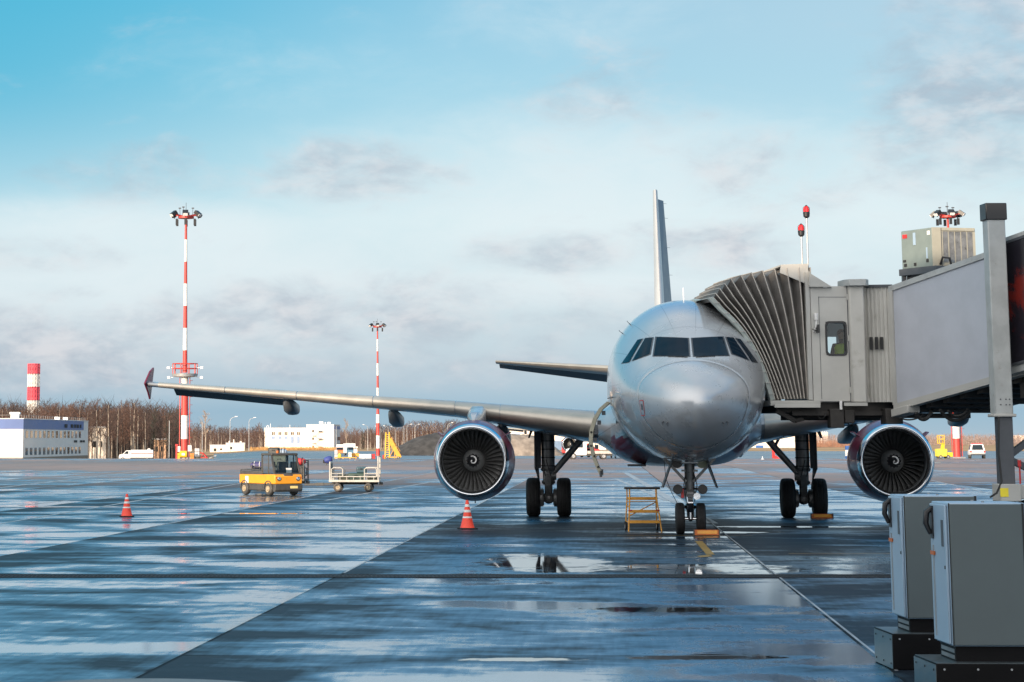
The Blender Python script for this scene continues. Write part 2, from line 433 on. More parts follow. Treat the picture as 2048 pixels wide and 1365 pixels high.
    c = g.mix(g.m('MULTIPLY', joint, .8), c, (.012, .012, .013))
    c = g.mix(pud, c, (.012, .012, .013))
    g.put(p.inputs['Base Color'], c)
    ro = g.m('SUBTRACT', .48, g.m('MULTIPLY', g.mr(wet, .4, 1.), .16)); ro = g.m('ADD', ro, g.m('MULTIPLY', g.m('SUBTRACT', n2, .5), .16))
    ro = g.m('MULTIPLY', g.m('SUBTRACT', 1., g.m('MULTIPLY', pud, .94)), ro)
    ro = g.m('ADD', ro, g.m('MULTIPLY', joint, .2))
    g.put(p.inputs['Roughness'], ro)
    g.put(p.inputs['Specular IOR Level'], g.m('MAXIMUM', g.m('MULTIPLY', pud, .55), g.m('ADD', .05, g.m('MULTIPLY', g.mr(wet, .0, .7), .95))))
    p.inputs['Specular Tint'].default_value = (.60, .86, 1., 1)
    g.put(p.inputs['Coat Weight'], g.m('MULTIPLY', g.mr(wet, .10, .70), g.m('SUBTRACT', 1., pud)))
    g.put(p.inputs['Coat Roughness'], g.m('SUBTRACT', .38, g.m('MULTIPLY', g.mr(wet, .50, 1.), .27)))
    p.inputs['Coat IOR'].default_value = 1.5; p.inputs['Coat Tint'].default_value = (.55, .82, 1., 1)
    b = g.node('ShaderNodeBump'); b.inputs['Distance'].default_value = .01
    g.put(b.inputs['Strength'], g.m('MULTIPLY', g.m('SUBTRACT', 1., pud), .12))
    g.put(b.inputs['Height'], g.m('ADD', g.m('MULTIPLY', n4, .6), g.m('MULTIPLY', n3, .4))); t.links.new(b.outputs[0], p.inputs['Normal'])
    return m
M_ground = ground_material()
M_taxi = mat('wet_asphalt_far', (.045, .055, .07), .28, 0., .3, .02, spec=.6)
M_grass = mat('dry_grass', (.36, .22, .10), .9, 0., .35, .012, dirt=(.20, .13, .06))
M_line = mat('line_white', (.30, .31, .32), .40, 0., .35, .8, dirt=(.06, .07, .08))
M_liney = mat('line_yellow', (.30, .19, .05), .40, 0., .25, 3., dirt=(.12, .09, .05))

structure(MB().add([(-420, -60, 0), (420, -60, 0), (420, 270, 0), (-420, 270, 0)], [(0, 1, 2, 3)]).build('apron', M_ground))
def far_sheet(name, ys, pxs, m, zoff=0.):
    mb = MB(); vs = []; fs = []
    for Y in ys:
        for px in pxs:
            X = (px-VX)/FPX*Y; vs.append((X, Y, gz(X, Y)+zoff))
    n = len(pxs)
    for i in range(len(ys)-1):
        for j in range(n-1): fs.append((i*n+j, i*n+j+1, (i+1)*n+j+1, (i+1)*n+j))
    return structure(mb.add(vs, fs, 0, True).build(name, m))
cols = [-6400, -3000, -1000, -300, 0, 200, 300, 380]+list(range(420, 545, 8))+[560, 700, 900, 1200, 1600, 2100, 3000, 5000, 7000]
far_sheet('taxiway', [270, 330, 400, 500, 600, 700, 800], [c for c in cols if c >= 428], M_taxi)
far_sheet('grass_field', [270, 330, 400, 500, 600, 700, 800], [c for c in cols if c <= 428], M_grass)
far_sheet('grass_plain', [800, 1200, 2000, 4000, 9000], cols, M_grass)

# painted lines and a painted-in wet reflection (world X,Y from lane coordinates)
def lane(r, s): return P_(r*CP+s*SP, -r*SP+s*CP, .004)
def strip(mb, r0, s0, r1, s1, w):
    a, b = lane(r0, s0), lane(r1, s1); d = (b-a).normalized(); n = Vector((-d.y, d.x, 0))*w/2
    mb.add([a-n, a+n, b+n, b-n], [(0, 1, 2, 3)])
def on(px, py):
    Y = HC*FPX/(py-HY); return P_((px-VX)/FPX*Y, Y, .004)
wl = MB()
strip(wl, 2.86, 24, 2.80, 120, .035); strip(wl, -4.62, 40, -4.62, 250, .04)
strip(wl, -12.1, 60, -12.1, 260, .10)
for a, b, w in (((0, 1046), (640, 940), .14), ((1000, 958), (1200, 950), .2), ((1230, 957), (1330, 1000), .22), ((1020, 957), (1240, 958), .12), ((1240, 958), (1330, 962), .12),  # diagonal strips left of the nose gear paint in a pale wet reflection
                ((1330, 962), (1480, 948), .12), ((1480, 948), (1760, 976), .14), ((1250, 945), (1420, 1045), .35), ((40, 1010), (460, 965), .12), ((0, 975), (300, 940), .2),
                ((650, 1000), (900, 957), .15), ((1860, 960), (2060, 1005), .12)):
    a, b = on(*a), on(*b); d = (b-a).normalized(); n = Vector((-d.y, d.x, 0))*w/2
    wl.add([a-n, a+n, b+n, b-n], [(0, 1, 2, 3)])
structure(wl.build('white_marking_and_sheen', M_line, recalc=False))
yl = MB()
strip(yl, 2.03, 47.2, 2.03, 53.4, .17)
a, b = on(1392, 1110), on(1416, 1108); d = Vector((1, 0, 0)); n = Vector((0, .26, 0)); yl.add([a-n, b-n, b+n, a+n], [(0, 1, 2, 3)])
for py, x0, x1 in ((1069, 1230, 1500), (1104, 1570, 1780)):
    a, b = on(x0, py), on(x1, py); n = Vector((0, .05, 0)); yl.add([a-n, b-n, b+n, a+n], [(0, 1, 2, 3)])
structure(yl.build('yellow_marking', M_liney, recalc=False))
# drainage channel across the apron
dc = MB(); YD = 39.25
dc.lohi((-30, YD-.36, .003), (40, YD-.30, .016), 1); dc.lohi((-30, YD+.30, .003), (40, YD+.36, .016), 1)
dc.lohi((-30, YD-.30, .001), (40, YD+.30, .005), 0)
for i in range(420):
    x = -7.5+i*.07
    dc.lohi((x, YD-.30, .005), (x+.026, YD+.30, .013), 2)
structure(dc.build('drainage_channel', [M_dark, M_dark, mat('grate_iron', (.022, .022, .024), .75, 0., spec=.2)]))
# rim of a round concrete pad at the very bottom of the view
pad = MB(); c0 = P_(-1.45, 20.55, 0)
pad.lathe([(0, 1.62), (.05, 1.60), (.06, 1.56), (.06, .01)], c0, (0, 0, 1), 64, 0, False)
structure(pad.build('concrete_pad', mat('pad_concrete', (.16, .16, .155), .5, 0., .2, 2., bump=.2)))

# unseen terminal behind the camera, sized and trimmed to shade the apron; it shows in the wet ground and the paint
tb = thing('terminal_building', 'long grey terminal building with bands of dark glazing behind the viewer', 'building', (0, -6, 0))
mb = MB(); mb.lohi((-120, -30, 0), (-12, 0, 20.3)); mb.build('wall', mat('terminal_wall', (.62, .62, .61), .6), tb)
for k in range(3):
    mb = MB()
    mb.lohi((-119, -.01, 2.0+k*6), (-13, .04, 4.6+k*6)); mb.build('window_band', M_winglass, tb)
mb = MB(); mb.lohi((-121, -31, 20.3), (-11.4, .6, 20.8)); mb.build('roof', M_dgrey, tb)
# ------------------------------------------------------------------ the airliner
AX, AY = 8.95, 51.40
def pchip(xs, ys):
    n = len(xs); h = [xs[i+1]-xs[i] for i in range(n-1)]; d = [(ys[i+1]-ys[i])/h[i] for i in range(n-1)]
    m = [d[0]]+[0]*(n-2)+[d[-1]]
    for i in range(1, n-1):
        if d[i-1]*d[i] > 0:
            w1 = 2*h[i]+h[i-1]; w2 = h[i]+2*h[i-1]; m[i] = (w1+w2)/(w1/d[i-1]+w2/d[i])
    def f(x):
        if x <= xs[0]: return ys[0]
        if x >= xs[-1]: return ys[-1]
        i = 0
        while x > xs[i+1]: i += 1
        t = (x-xs[i])/h[i]
        return ys[i]*(2*t**3-3*t*t+1)+h[i]*m[i]*(t**3-2*t*t+t)+ys[i+1]*(-2*t**3+3*t*t)+h[i]*m[i+1]*(t**3-t*t)
    return f
FS = [(0, 3.13, 3.13, 0), (.08, 3.38, 2.88, .30), (.3, 3.62, 2.64, .58), (.7, 3.86, 2.39, .90), (1.2, 4.06, 2.17, 1.17), (1.75, 4.24, 2.01, 1.385), (2.2, 4.50, 1.92, 1.52),
      (2.65, 4.78, 1.86, 1.625), (3.3, 5.14, 1.80, 1.74), (4.2, 5.49, 1.76, 1.86), (5.2, 5.72, 1.74, 1.94), (6.3, 5.84, 1.73, 1.972), (7.5, 5.87, 1.73, 1.975), (25.5, 5.87, 1.73, 1.975),
      (28, 5.87, 2.05, 1.88), (31, 5.83, 2.75, 1.55), (34, 5.72, 3.55, 1.05), (37, 5.45, 4.5, .35), (37.5, 5.3, 4.75, .22)]
_t = [math.sqrt(q[0]) for q in FS]
f_top = pchip(_t, [q[1] for q in FS]); f_bot = pchip(_t, [q[2] for q in FS]); f_hw = pchip(_t, [q[3] for q in FS])
def fsec(a):
    t = math.sqrt(max(a, 0)); top, bot, hw = f_top(t), f_bot(t), f_hw(t)
    zc = 3.13+.67*min(1, max(0, a/5.5))**.8 if a < 5.5 else 3.80
    if a > 25.5: zc = 3.8+((top+bot)/2-3.8)*min(1, (a-25.5)/3)
    return top, bot, hw, zc
def fpt(a, th, off=0.):
    """point of the skin at station a, th from the right horizontal counter-clockwise seen from the front"""
    top, bot, hw, zc = fsec(a); c, s = math.cos(th), math.sin(th)
    return L(a, (hw+off)*c, zc+((top-zc if s > 0 else zc-bot)+off)*s)
def L(a, r, z): return Vector((a, -r, z))            # local: x aft, y towards the left of the picture
def inside(a, r, z):
    if a <= 0: return False
    top, bot, hw, zc = fsec(a); hh = (top-zc) if z > zc else (zc-bot)
    return (r/max(hw, 1e-6))**2+((z-zc)/max(hh, 1e-6))**2 < 1
def a_of(r, z):
    lo, hi = 0., 8.
    for _ in range(40):
        m = (lo+hi)/2
        if inside(m, r, z): hi = m
        else: lo = m
    return hi
def skin_patch(mb, quad, off, mi=0, n=8):
    """quad of (r, z) corners laid on the nose skin, lifted by off along the normal"""
    (r0, z0), (r1, z1), (r2, z2), (r3, z3) = quad; o = len(mb.v); vs = []
    for i in range(n+1):
        u = i/n
        for j in range(n+1):
            v = j/n
            r = (r0*(1-u)+r1*u)*(1-v)+(r3*(1-u)+r2*u)*v; z = (z0*(1-u)+z1*u)*(1-v)+(z3*(1-u)+z2*u)*v
            a = a_of(r, z); e = .02
            p = L(a, r, z); da = L(a_of(r+e, z), r+e, z)-p; db = L(a_of(r, z+e), r, z+e)-p
            nn = da.cross(db).normalized()
            if nn.x > 0: nn = -nn
            vs.append(p+nn*off)
    fs = [(i*(n+1)+j, (i+1)*(n+1)+j, (i+1)*(n+1)+j+1, i*(n+1)+j+1) for i in range(n) for j in range(n)]
    mb.add(vs, fs, mi, True)

def airfoil(n=11, t=.12, camber=.015):
    up = []; lo = []
    for i in range(n+1):
        x = .5*(1-math.cos(math.pi*i/n))
        y = 5*t*(.2969*math.sqrt(x)-.126*x-.3516*x*x+.2843*x**3-.1015*x**4)
        c = camber*4*x*(1-x)
        up.append((x, c+y)); lo.append((x, c-y))
    return up, lo
def af_ring(le, chord, t, inc, n=11, cam=.015, grow=0., x0=0., x1=1., vert=False):
    up, lo = airfoil(n, t, cam); pts = []
    seq = [p for p in up[::-1] if x0 <= p[0] <= x1]+[p for p in lo[1:] if x0 <= p[0] <= x1]
    ci, si = math.cos(inc), math.sin(inc); out = []
    for x, y in seq:
        y = y+math.copysign(grow/chord, y) if grow else y
        if grow: x = x-(grow/chord)*(1-min(1, x/.05)) if x < .05 else x
        X = x*chord*ci+y*chord*si; Z = -x*chord*si+y*chord*ci
        out.append((X, Z))
    return [L(le[0]+X, le[1]+(Z if vert else 0), le[2]+(0 if vert else Z)) for X, Z in out]
WING = [(1.2, 11.75, 7.2, 2.60, .150, .075), (2.1, 12.1, 6.6, 2.70, .145, .07), (6.4, 14.45, 4.0, 3.22, .122, .05), (11.5, 17.15, 2.75, 3.65, .110, .035), (16.7, 19.85, 1.6, 4.08, .11, .02)]
def wing_at(r):
    for i in range(len(WING)-1):
        a, b = WING[i], WING[i+1]
        if r <= b[0] or i == len(WING)-2:
            t = (r-a[0])/(b[0]-a[0]); return [x+(y-x)*t for x, y in zip(a, b)]
def wring(s, r, grow=0., x0=0., x1=1.):
    _, le, ch, z, t, inc = wing_at(r)
    return af_ring((le, s*r, z), ch, t, inc, 14, .015, grow, x0, x1)

def make_airliner():
    root = thing('airliner', 'silver twin-engine airliner parked nose-on with maroon engines, docked to the jet bridge', 'airplane', (AX, AY, 0), R(90)-PSI)
    # fuselage and radome
    NP = 64
    def ring(a, off=0.): return [fpt(a, 2*math.pi*k/NP, off) for k in range(NP)]
    st = [1.46, 1.6, 1.75, 1.95, 2.2, 2.45, 2.7, 3.0, 3.3, 3.7, 4.1, 4.6, 5.2, 5.8, 6.5, 7.5, 10, 14, 18, 22, 25.5, 26.5, 28, 29.5, 31, 32.5, 34, 35.5, 37, 37.5]
    mb = MB(); mb.rings([ring(1.455, -.003), ring(1.46)]+[ring(a) for a in st], 0, True)
    fus = mb.build('fuselage', M_silver, root, ang=60)
    mb = MB(); mb.rings([ring(a) for a in (.0004, .004, .015, .04, .08, .14, .22, .32, .45, .6, .8, 1.0, 1.2, 1.35, 1.445)]+[ring(1.45, -.004)], 0, True, True, True, False)
    mb.build('radome', M_silver, root, ang=60)
    # cockpit glazing: six panes, each with its dark seal
    TI, TO, BO, BI = (.052, 4.692), (.775, 4.742), (.868, 4.272), (.060, 4.243)
    A1 = [(.875, 4.732), (1.05, 4.724), (1.355, 4.175), (.965, 4.32)]
    A2 = [(1.115, 4.712), (1.225, 4.700), (1.60, 4.140), (1.43, 4.150)]
    for sg in (-1, 1):
        for q in ([TI, TO, BO, BI], A1, A2):
            qq = [(sg*r, z) for r, z in q]
            cx = sum(p[0] for p in qq)/4; cz = sum(p[1] for p in qq)/4
            big = [(cx+(r-cx)*(1+.035/max(.12, abs(r-cx))), z+math.copysign(.016, z-cz)) for r, z in qq]
            mb = MB(); skin_patch(mb, big, .004); f = mb.build('window_seal', M_dgrey, root, recalc=False)
            mb = MB(); skin_patch(mb, qq, .010); mb.build('windshield_pane', M_cockpit, root, recalc=False)
    for sg in (-1, 1):                                     # wipers, and papers lying behind the glass are left dark
        mb = MB()
        p = [L(a_of(sg*r, z)-.03, sg*r, z) for r, z in ((.10, 4.225), (.3, 4.243), (.55, 4.256))]
        mb.tube(p, .012, 6); mb.build('wiper', M_blackp, root)
    # probes, antenna, static marks
    mb = MB(); mb.prism([L(6.3, -.012, 5.80), L(6.6, -.012, 5.80), L(6.58, -.012, 6.14), L(6.50, -.012, 6.16)], (0, -.024, 0)); mb.build('antenna', M_white, root)
    for sg in (-1, 1):
        for r, z in ((.72, 2.72), (.62, 2.70)):
            a = a_of(sg*r, z); mb = MB(); mb.tube([L(a+.02, sg*r, z), L(a-.05, sg*r*1.03, z-.02), L(a-.06, sg*r*1.0, z-.09)], [.02, .018, .006], 6); mb.build('pitot_probe', M_dgrey, root)
    for th in (2.35, 2.5): p = fpt(5.2, th); q = fpt(5.2, th, .12); mb = MB(); mb.tube([p, q], [.012, .006], 5); mb.tube([q, q+L(.08, 0, .02)], .008, 5); mb.build('probe', M_dgrey, root)
    p = fpt(4.3, 3.32); q = fpt(4.3, 3.32, .14); mb = MB(); mb.tube([p, q], [.018, .01], 5); mb.build('probe', M_dgrey, root)
    # small service panel framed in red on the nose side
    for sg in (-1,):
        mb = MB(); skin_patch(mb, [(sg*1.15, 3.22), (sg*1.235, 3.22), (sg*1.20, 2.86), (sg*1.115, 2.86)], .004, 0, 4); mb.build('access_panel', M_red, root, recalc=False)
        mb = MB(); skin_patch(mb, [(sg*1.158, 3.20), (sg*1.226, 3.20), (sg*1.192, 2.88), (sg*1.124, 2.88)], .007, 0, 4); mb.build('panel_plate', M_silver, root, recalc=False)
        mb = MB(); skin_patch(mb, [(sg*1.17, 3.13), (sg*1.20, 3.13), (sg*1.185, 3.0), (sg*1.155, 3.0)], .010, 0, 4); mb.build('panel_slot', M_dgrey, root, recalc=False)
    # cabin windows and far doors along both sides
    for sg in (-1, 1):
        for i in range(34):
            a = 7.2+i*.53
            th = .14 if sg > 0 else math.pi-.14
            p = fpt(a, th, .004); n = (fpt(a, th, .2)-p).normalized(); up = Vector((0, 0, 1)); up = (up-n*up.dot(n)).normalized(); ax = Vector((1, 0, 0))
            mb = MB(); mb.add([p+ax*.11*math.cos(k*math.pi/5)+up*.16*math.sin(k*math.pi/5) for k in range(10)], [tuple(range(10))])
            mb.build('cabin_window', M_winglass, root, recalc=False)
    # belly fairing: grey above, maroon below
    mb = MB(); rs = []
    for a, k in ((9.6, 0.), (10.4, .25), (11.2, .6), (12.2, .9), (13.5, 1), (19, 1), (20.5, .8), (22.5, .05)):
        rr = []
        for i in range(33):
            th = math.pi+math.pi*i/32
            c, s_ = math.cos(th), math.sin(th); e = 1-.38*k
            hw = 1.55+.46*k; bot = 1.80-.25*k
            rr.append(L(a, hw*math.copysign(abs(c)**e, c), 2.75-(2.75-bot)*abs(s_)**e))
        rs.append(rr)
    mb.rings(rs, 0, True, False)
    for i in range(len(mb.f)):
        zc = sum(mb.v[k].z for k in mb.f[i])/len(mb.f[i])
        if zc < 2.34: mb.m[i] = 1
    mb.build('belly_fairing', [M_silver, M_maroon], root, ang=50)
    for (a, r) in ((12.0, -1.2),):
        mb = MB(); mb.box(L(a, r, 1.60), (.9, .5, .05), 0, None); mb.build('belly_inlet', M_dgrey, root)
    # wings
    for s in (-1, 1):
        mb = MB(); rr = [wring(s, r) for r in (1.2, 2.1, 3.5, 5., 6.4, 8., 10., 11.5, 13., 15., 16.7)]
        mb.rings(rr, 0, True); wing = mb.build('wing', M_wing, root, ang=40)
        for r0, r1 in ((2.35, 5.05), (6.42, 8.95), (8.98, 11.45), (11.48, 13.9), (13.93, 16.3)):
            mb = MB(); k = [r0+(r1-r0)*i/4 for i in range(5)]
            mb.rings([wring(s, r, .012, 0, .16) for r in k], 0, True, False)
            mb.build('slat', M_slat, wing, ang=60)
        mb = MB(); mb.rings([wring(s, r, .006, 0, .16) for r in (5.07, 5.5, 6.0, 6.40)], 0, True, False); mb.build('leading_edge', M_slat, wing, ang=60)
        # drooped aileron and flap edge
        def te(r, xf, dz): 
            _, le, ch, z, t, inc = wing_at(r); return L(le+ch*xf, s*r, z-ch*xf*math.sin(inc)+dz)
        mb = MB(); rs = []
        for r in (12.2, 14, 16.0):
            rs.append([te(r, .76, .05), te(r, .76, -.07), te(r, 1.02, -.24), te(r, 1.02, -.21)])
        mb.rings(rs, 0, False); mb.build('aileron', M_dgrey, wing)
        for r in (5.1, 8.45, 11.9):
            _, le, ch, z, t, inc = wing_at(r); rs = []
            for u, w, d, top in ((.30, .04, .10, .0), (.40, .17, .30, -.02), (.55, .21, .42, -.05), (.80, .20, .44, -.10), (1.0, .17, .36, -.14), (1.2, .10, .22, -.22), (1.32, .02, .06, -.30)):
                c0 = z-ch*u*math.sin(inc)-t*ch*.42+.10+top*.6; rr = []
                for k in range(12):
                    th = 2*math.pi*k/12; cc, sn = math.cos(th), math.sin(th)
                    rr.append(L(le+ch*u, s*r+w*.92*math.copysign(abs(cc)**.45, cc), c0-d*.46+d*.46*math.copysign(abs(sn)**.5, sn)-.05))
                rs.append(rr)
            mb = MB(); mb.rings(rs, 0, True); mb.build('flap_fairing', M_fairing, wing, ang=50)
        # wingtip fence
        le, z = 19.85, 4.08
        poly = [L(le-.15, s*16.72, z+.02), L(le+.38, s*16.66, z+.42), L(le+.66, s*16.60, z+.55), L(le+.78, s*16.62, z+.52), L(le+.95, s*16.72, z), L(le+.76, s*16.72, z-.42), L(le+.64, s*16.70, z-.48), L(le+.36, s*16.71, z-.26)]
        mb = MB(); mb.prism(poly, (0, -s*.06, 0), 0); mb.build('wingtip_fence', M_maroon, wing, bevel=.015)
        # fairing where the wing meets the body
        mb = MB(); rs = []
        for r, gsc in ((1.75, 1.5), (2.0, 1.2), (2.25, 1.03)):
            _, le, ch, z, t, inc = wing_at(r); rs.append(af_ring((le-.5*(gsc-1)*2, s*r, z), ch*(1+.08*(gsc-1)), t*gsc, inc, 14))
        mb.rings(rs, 0, True); mb.build('root_fairing', M_silver, wing, ang=60)
        # tailplane
        mb = MB()
        mb.rings([af_ring((31.3, s*.8, 4.80), 3.9, .10, .03, 9, 0), af_ring((35.1, s*6.2, 5.28), 1.45, .09, .03, 9, 0)], 0, True)
        tp = mb.build('tailplane', M_slat, root, ang=40)
        mb = MB()
        mb.rings([[L(34.2, s*1.0, 4.78), L(34.2, s*1.0, 4.62), L(35.3, s*1.0, 4.34), L(35.3, s*1.0, 4.37)], [L(36.1, s*6.1, 5.25), L(36.1, s*6.1, 5.17), L(36.6, s*6.1, 5.06), L(36.6, s*6.1, 5.08)]], 0, False)
        mb.build('elevator', M_dgrey, tp)
        # engine
        make_engine(root, s)
        # main gear
        make_main_gear(root, s)
    # fin with the rudder swung to the right
    mb = MB()
    mb.rings([af_ring((28.9, 0, 5.55), 4.4, .11, 0, 9, 0, vert=True), af_ring((30.6, 0, 6.5), 3.9, .10, 0, 9, 0, vert=True), af_ring((34.6, 0, 11.76), 1.9, .09, 0, 9, 0, vert=True)], 0, True)
    fin = mb.build('fin', M_finp, root, ang=40)
    mb = MB()
    mb.rings([[L(33.1, -.10, 6.0), L(33.1, .12, 6.0), L(35.2, .62, 6.0), L(35.2, .58, 6.0)], [L(36.4, -.05, 11.6), L(36.4, .06, 11.6), L(37.3, .36, 11.6), L(37.3, .33, 11.6)]], 0, False)
    mb.build('rudder', M_rudder, fin)
    for z in (8.6, 9.7, 10.9, 11.5):
        mb = MB(); a = 33.1+(z-6)/5.6*3.3+2.0-(z-6)/5.6*1.0; r = .60-(z-6)/5.6*.25; mb.tube([L(a, r, z), L(a+.1, r+.13, z)], .006, 5); mb.build('static_wick', M_dgrey, fin)
    # open cargo door seen edge-on, hanging outside the body
    mb = MB(); rs = []
    sec = [(1.99, 3.30), (2.20, 3.12), (2.36, 2.86), (2.46, 2.55), (2.48, 2.22), (2.42, 1.90), (2.32, 1.62), (2.22, 1.40)]
    inn = [(r-.10, z-.02) for r, z in sec]
    for a in (8.0, 8.6, 9.2, 9.8):
        rs.append([L(a, -r, z) for r, z in sec]+[L(a, -r, z) for r, z in inn[::-1]])
    mb.rings(rs, 0, True); door = mb.build('cargo_door', mat('door_edge', (.42, .40, .31), .5, .1, .1, 3.), root, ang=50)
    for r, z in ((2.10, 3.0), (2.22, 2.75), (2.30, 2.5), (2.33, 2.3), (2.30, 2.12)): mb = MB(); mb.box(L(8.05, -(r-.02), z), (.18, .10, .11)); mb.build('latch', M_dgrey, door)
    mb = MB(); mb.box(L(8.0, -2.18, 1.42), (.1, .07, .16)); mb.box(L(8.0, -2.14, 1.48), (.1, .05, .12)); mb.build('hook', M_dgrey, door)
    for r, z in ((2.43, 2.5), (2.36, 1.88), (2.27, 1.60), (2.44, 2.15)): mb = MB(); mb.cyl(L(7.99, -(r-.02), z), L(8.03, -(r-.02), z), .03, n=8); mb.build('fastener', M_dark, door)
    make_nose_gear(root)
    return root

def make_engine(root, s):
    cy, cz, a0 = s*5.72, 1.73, 10.9
    o = L(a0, cy, cz); ax = (1, 0, 0)
    mb = MB(); mb.lathe([(.26, 1.025), (.5, 1.06), (1.0, 1.125), (1.6, 1.135), (2.3, 1.08), (2.9, .97), (3.35, .87), (3.36, .80), (2.6, .78)], o, ax, 64, 0)
    nac = mb.build('engine', M_maroon, root, ang=50)
    mb = MB(); mb.lathe([(.255, 1.022), (.12, .995), (.05, .97), (.012, .945), (0, .925), (.012, .905), (.05, .88), (.12, .855), (.25, .835)], o, ax, 64, 0)
    mb.build('inlet_lip', M_lip, nac, ang=80)
    mb = MB(); mb.lathe([(.25, .836), (.45, .832), (.7, .845), (1.15, .87)], o, ax, 64, 0); mb.build('inlet_barrel', M_barrel, nac)
    mb = MB(); mb.lathe([(1.10, .87), (1.12, .02)], o, ax, 48, 0); mb.build('fan_backing', M_dark, nac)
    # 36 twisted fan blades in one rotor mesh
    mb = MB()
    for k in range(36):
        t0 = 2*math.pi*k/36; rs = []
        for i in range(7):
            rad = .27+(.865-.27)*i/6; u = i/6
            ch = .10+.10*u; tw = .5+.55*u; sw = .10*math.sin(u*2.2)
            row = []
            for j, q in enumerate((-1, -.3, .4, 1)):
                da = t0+sw+q*ch*math.sin(tw)/rad*.5
                row.append(L(a0+.98+q*ch*.5*math.cos(tw)+.02*abs(q), cy+rad*math.cos(da), cz+rad*math.sin(da)))
            rs.append(row)
        mb.rings(rs, 0, True, False)
    mb.build('fan', M_fan, nac, recalc=False, ang=80)
    mb = MB(); mb.lathe([(.62, .165), (.80, .27), (.98, .31), (1.1, .31)], o, ax, 36, 1); mb.lathe([(.36, .001), (.40, .04), (.48, .085), (.62, .163)], o, ax, 32, 0)
    for k in range(12):
        an = 2*math.pi*k/12; mb.ball(o+L(.63, .165*math.cos(an), .165*math.sin(an)), .03, 0, 8)
    sp = mb.build('spinner', [M_blackp, M_fanhub], nac)
    pts = []; rad = []
    for i in range(28):
        u = i/27; an = -2.0+u*5.4; rr = .115*(1-u)**.8+.012
        ah = .60-(.60-.375)*(1-rr/.163)
        pts.append(L(a0+ah-.02, cy+s*0+rr*math.cos(-an), cz+rr*math.sin(-an))); rad.append(.018+.006*math.sin(u*3.1))
    mb = MB(); mb.tube(pts, rad, 6); mb.build('spiral_mark', M_refl, sp)
    for q in (-1, 1):                                            # strakes
        th = R(37); c, n = math.cos(th)*q, math.sin(th)
        p = lambda a, d: L(a0+a, cy+(d)*c, cz+(d)*n)
        w = L(0, -n*.03*q, c*.03*q)
        mb = MB(); mb.prism([p(.75, 1.05), p(1.05, 1.28), p(1.75, 1.30), p(1.85, 1.06)], w); mb.build('strake', M_maroon, nac, bevel=.01)
    # core and plug
    mb = MB(); mb.lathe([(2.6, .62), (3.4, .58), (4.2, .42), (4.25, .36)], o, ax, 32, 0); mb.lathe([(4.0, .28), (4.9, .02)], o, ax, 24, 0); mb.build('exhaust_core', M_gear, nac)
    # pylon up to the wing
    mb = MB(); rs = []
    _, le, ch, z, t, inc = wing_at(5.72)
    for a, z0, z1, w in ((a0+.9, cz+1.00, cz+1.13, .06), (a0+1.3, cz+.95, cz+1.34, .17), (a0+2.0, cz+.9, z-.05, .23), (le-.12, cz+.85, z+.12, .25), (le+.5, cz+.8, z+.16, .24), (le+2.4, cz+.5, z-.25, .16)):
        rs.append([L(a, cy-w, z0), L(a, cy-w, z1-.10), L(a, cy-w*.6, z1), L(a, cy+w*.6, z1), L(a, cy+w, z1-.10), L(a, cy+w, z0)])
    mb.rings(rs, 0, True); mb.build('pylon', M_silver, nac, ang=50)
    mb = MB(); mb.tube([L(a0+1.5, cy, cz-1.09), L(a0+1.5, cy, cz-1.2)], .015, 6); mb.build('drain_mast', M_dgrey, nac)

def tyre(mb, c, R0, w, ax, mt=0, mh=1, n=36):
    h = w/2
    mb.lathe([(-h*.80, R0*.52), (-h*.96, R0*.62), (-h, R0*.78), (-h*.92, R0*.90), (-h*.72, R0*.975), (-h*.40, R0), (-h*.33, R0*.985), (-h*.27, R0), (-.03*h, R0), (0, R0*.987), (.03*h, R0),
              (h*.27, R0), (h*.33, R0*.985), (h*.40, R0), (h*.72, R0*.975), (h*.92, R0*.90), (h, R0*.78), (h*.96, R0*.62), (h*.80, R0*.52)], c, ax, n, mt)
    mb.lathe([(-h*.80, R0*.52), (-h*.55, R0*.48), (-h*.5, R0*.2), (-h*.75, R0*.14), (-h*.75, .001)], c, ax, 20, mh)
    mb.lathe([(h*.80, R0*.52), (h*.55, R0*.48), (h*.5, R0*.2), (h*.75, R0*.14), (h*.75, .001)], c, ax, 20, mh)

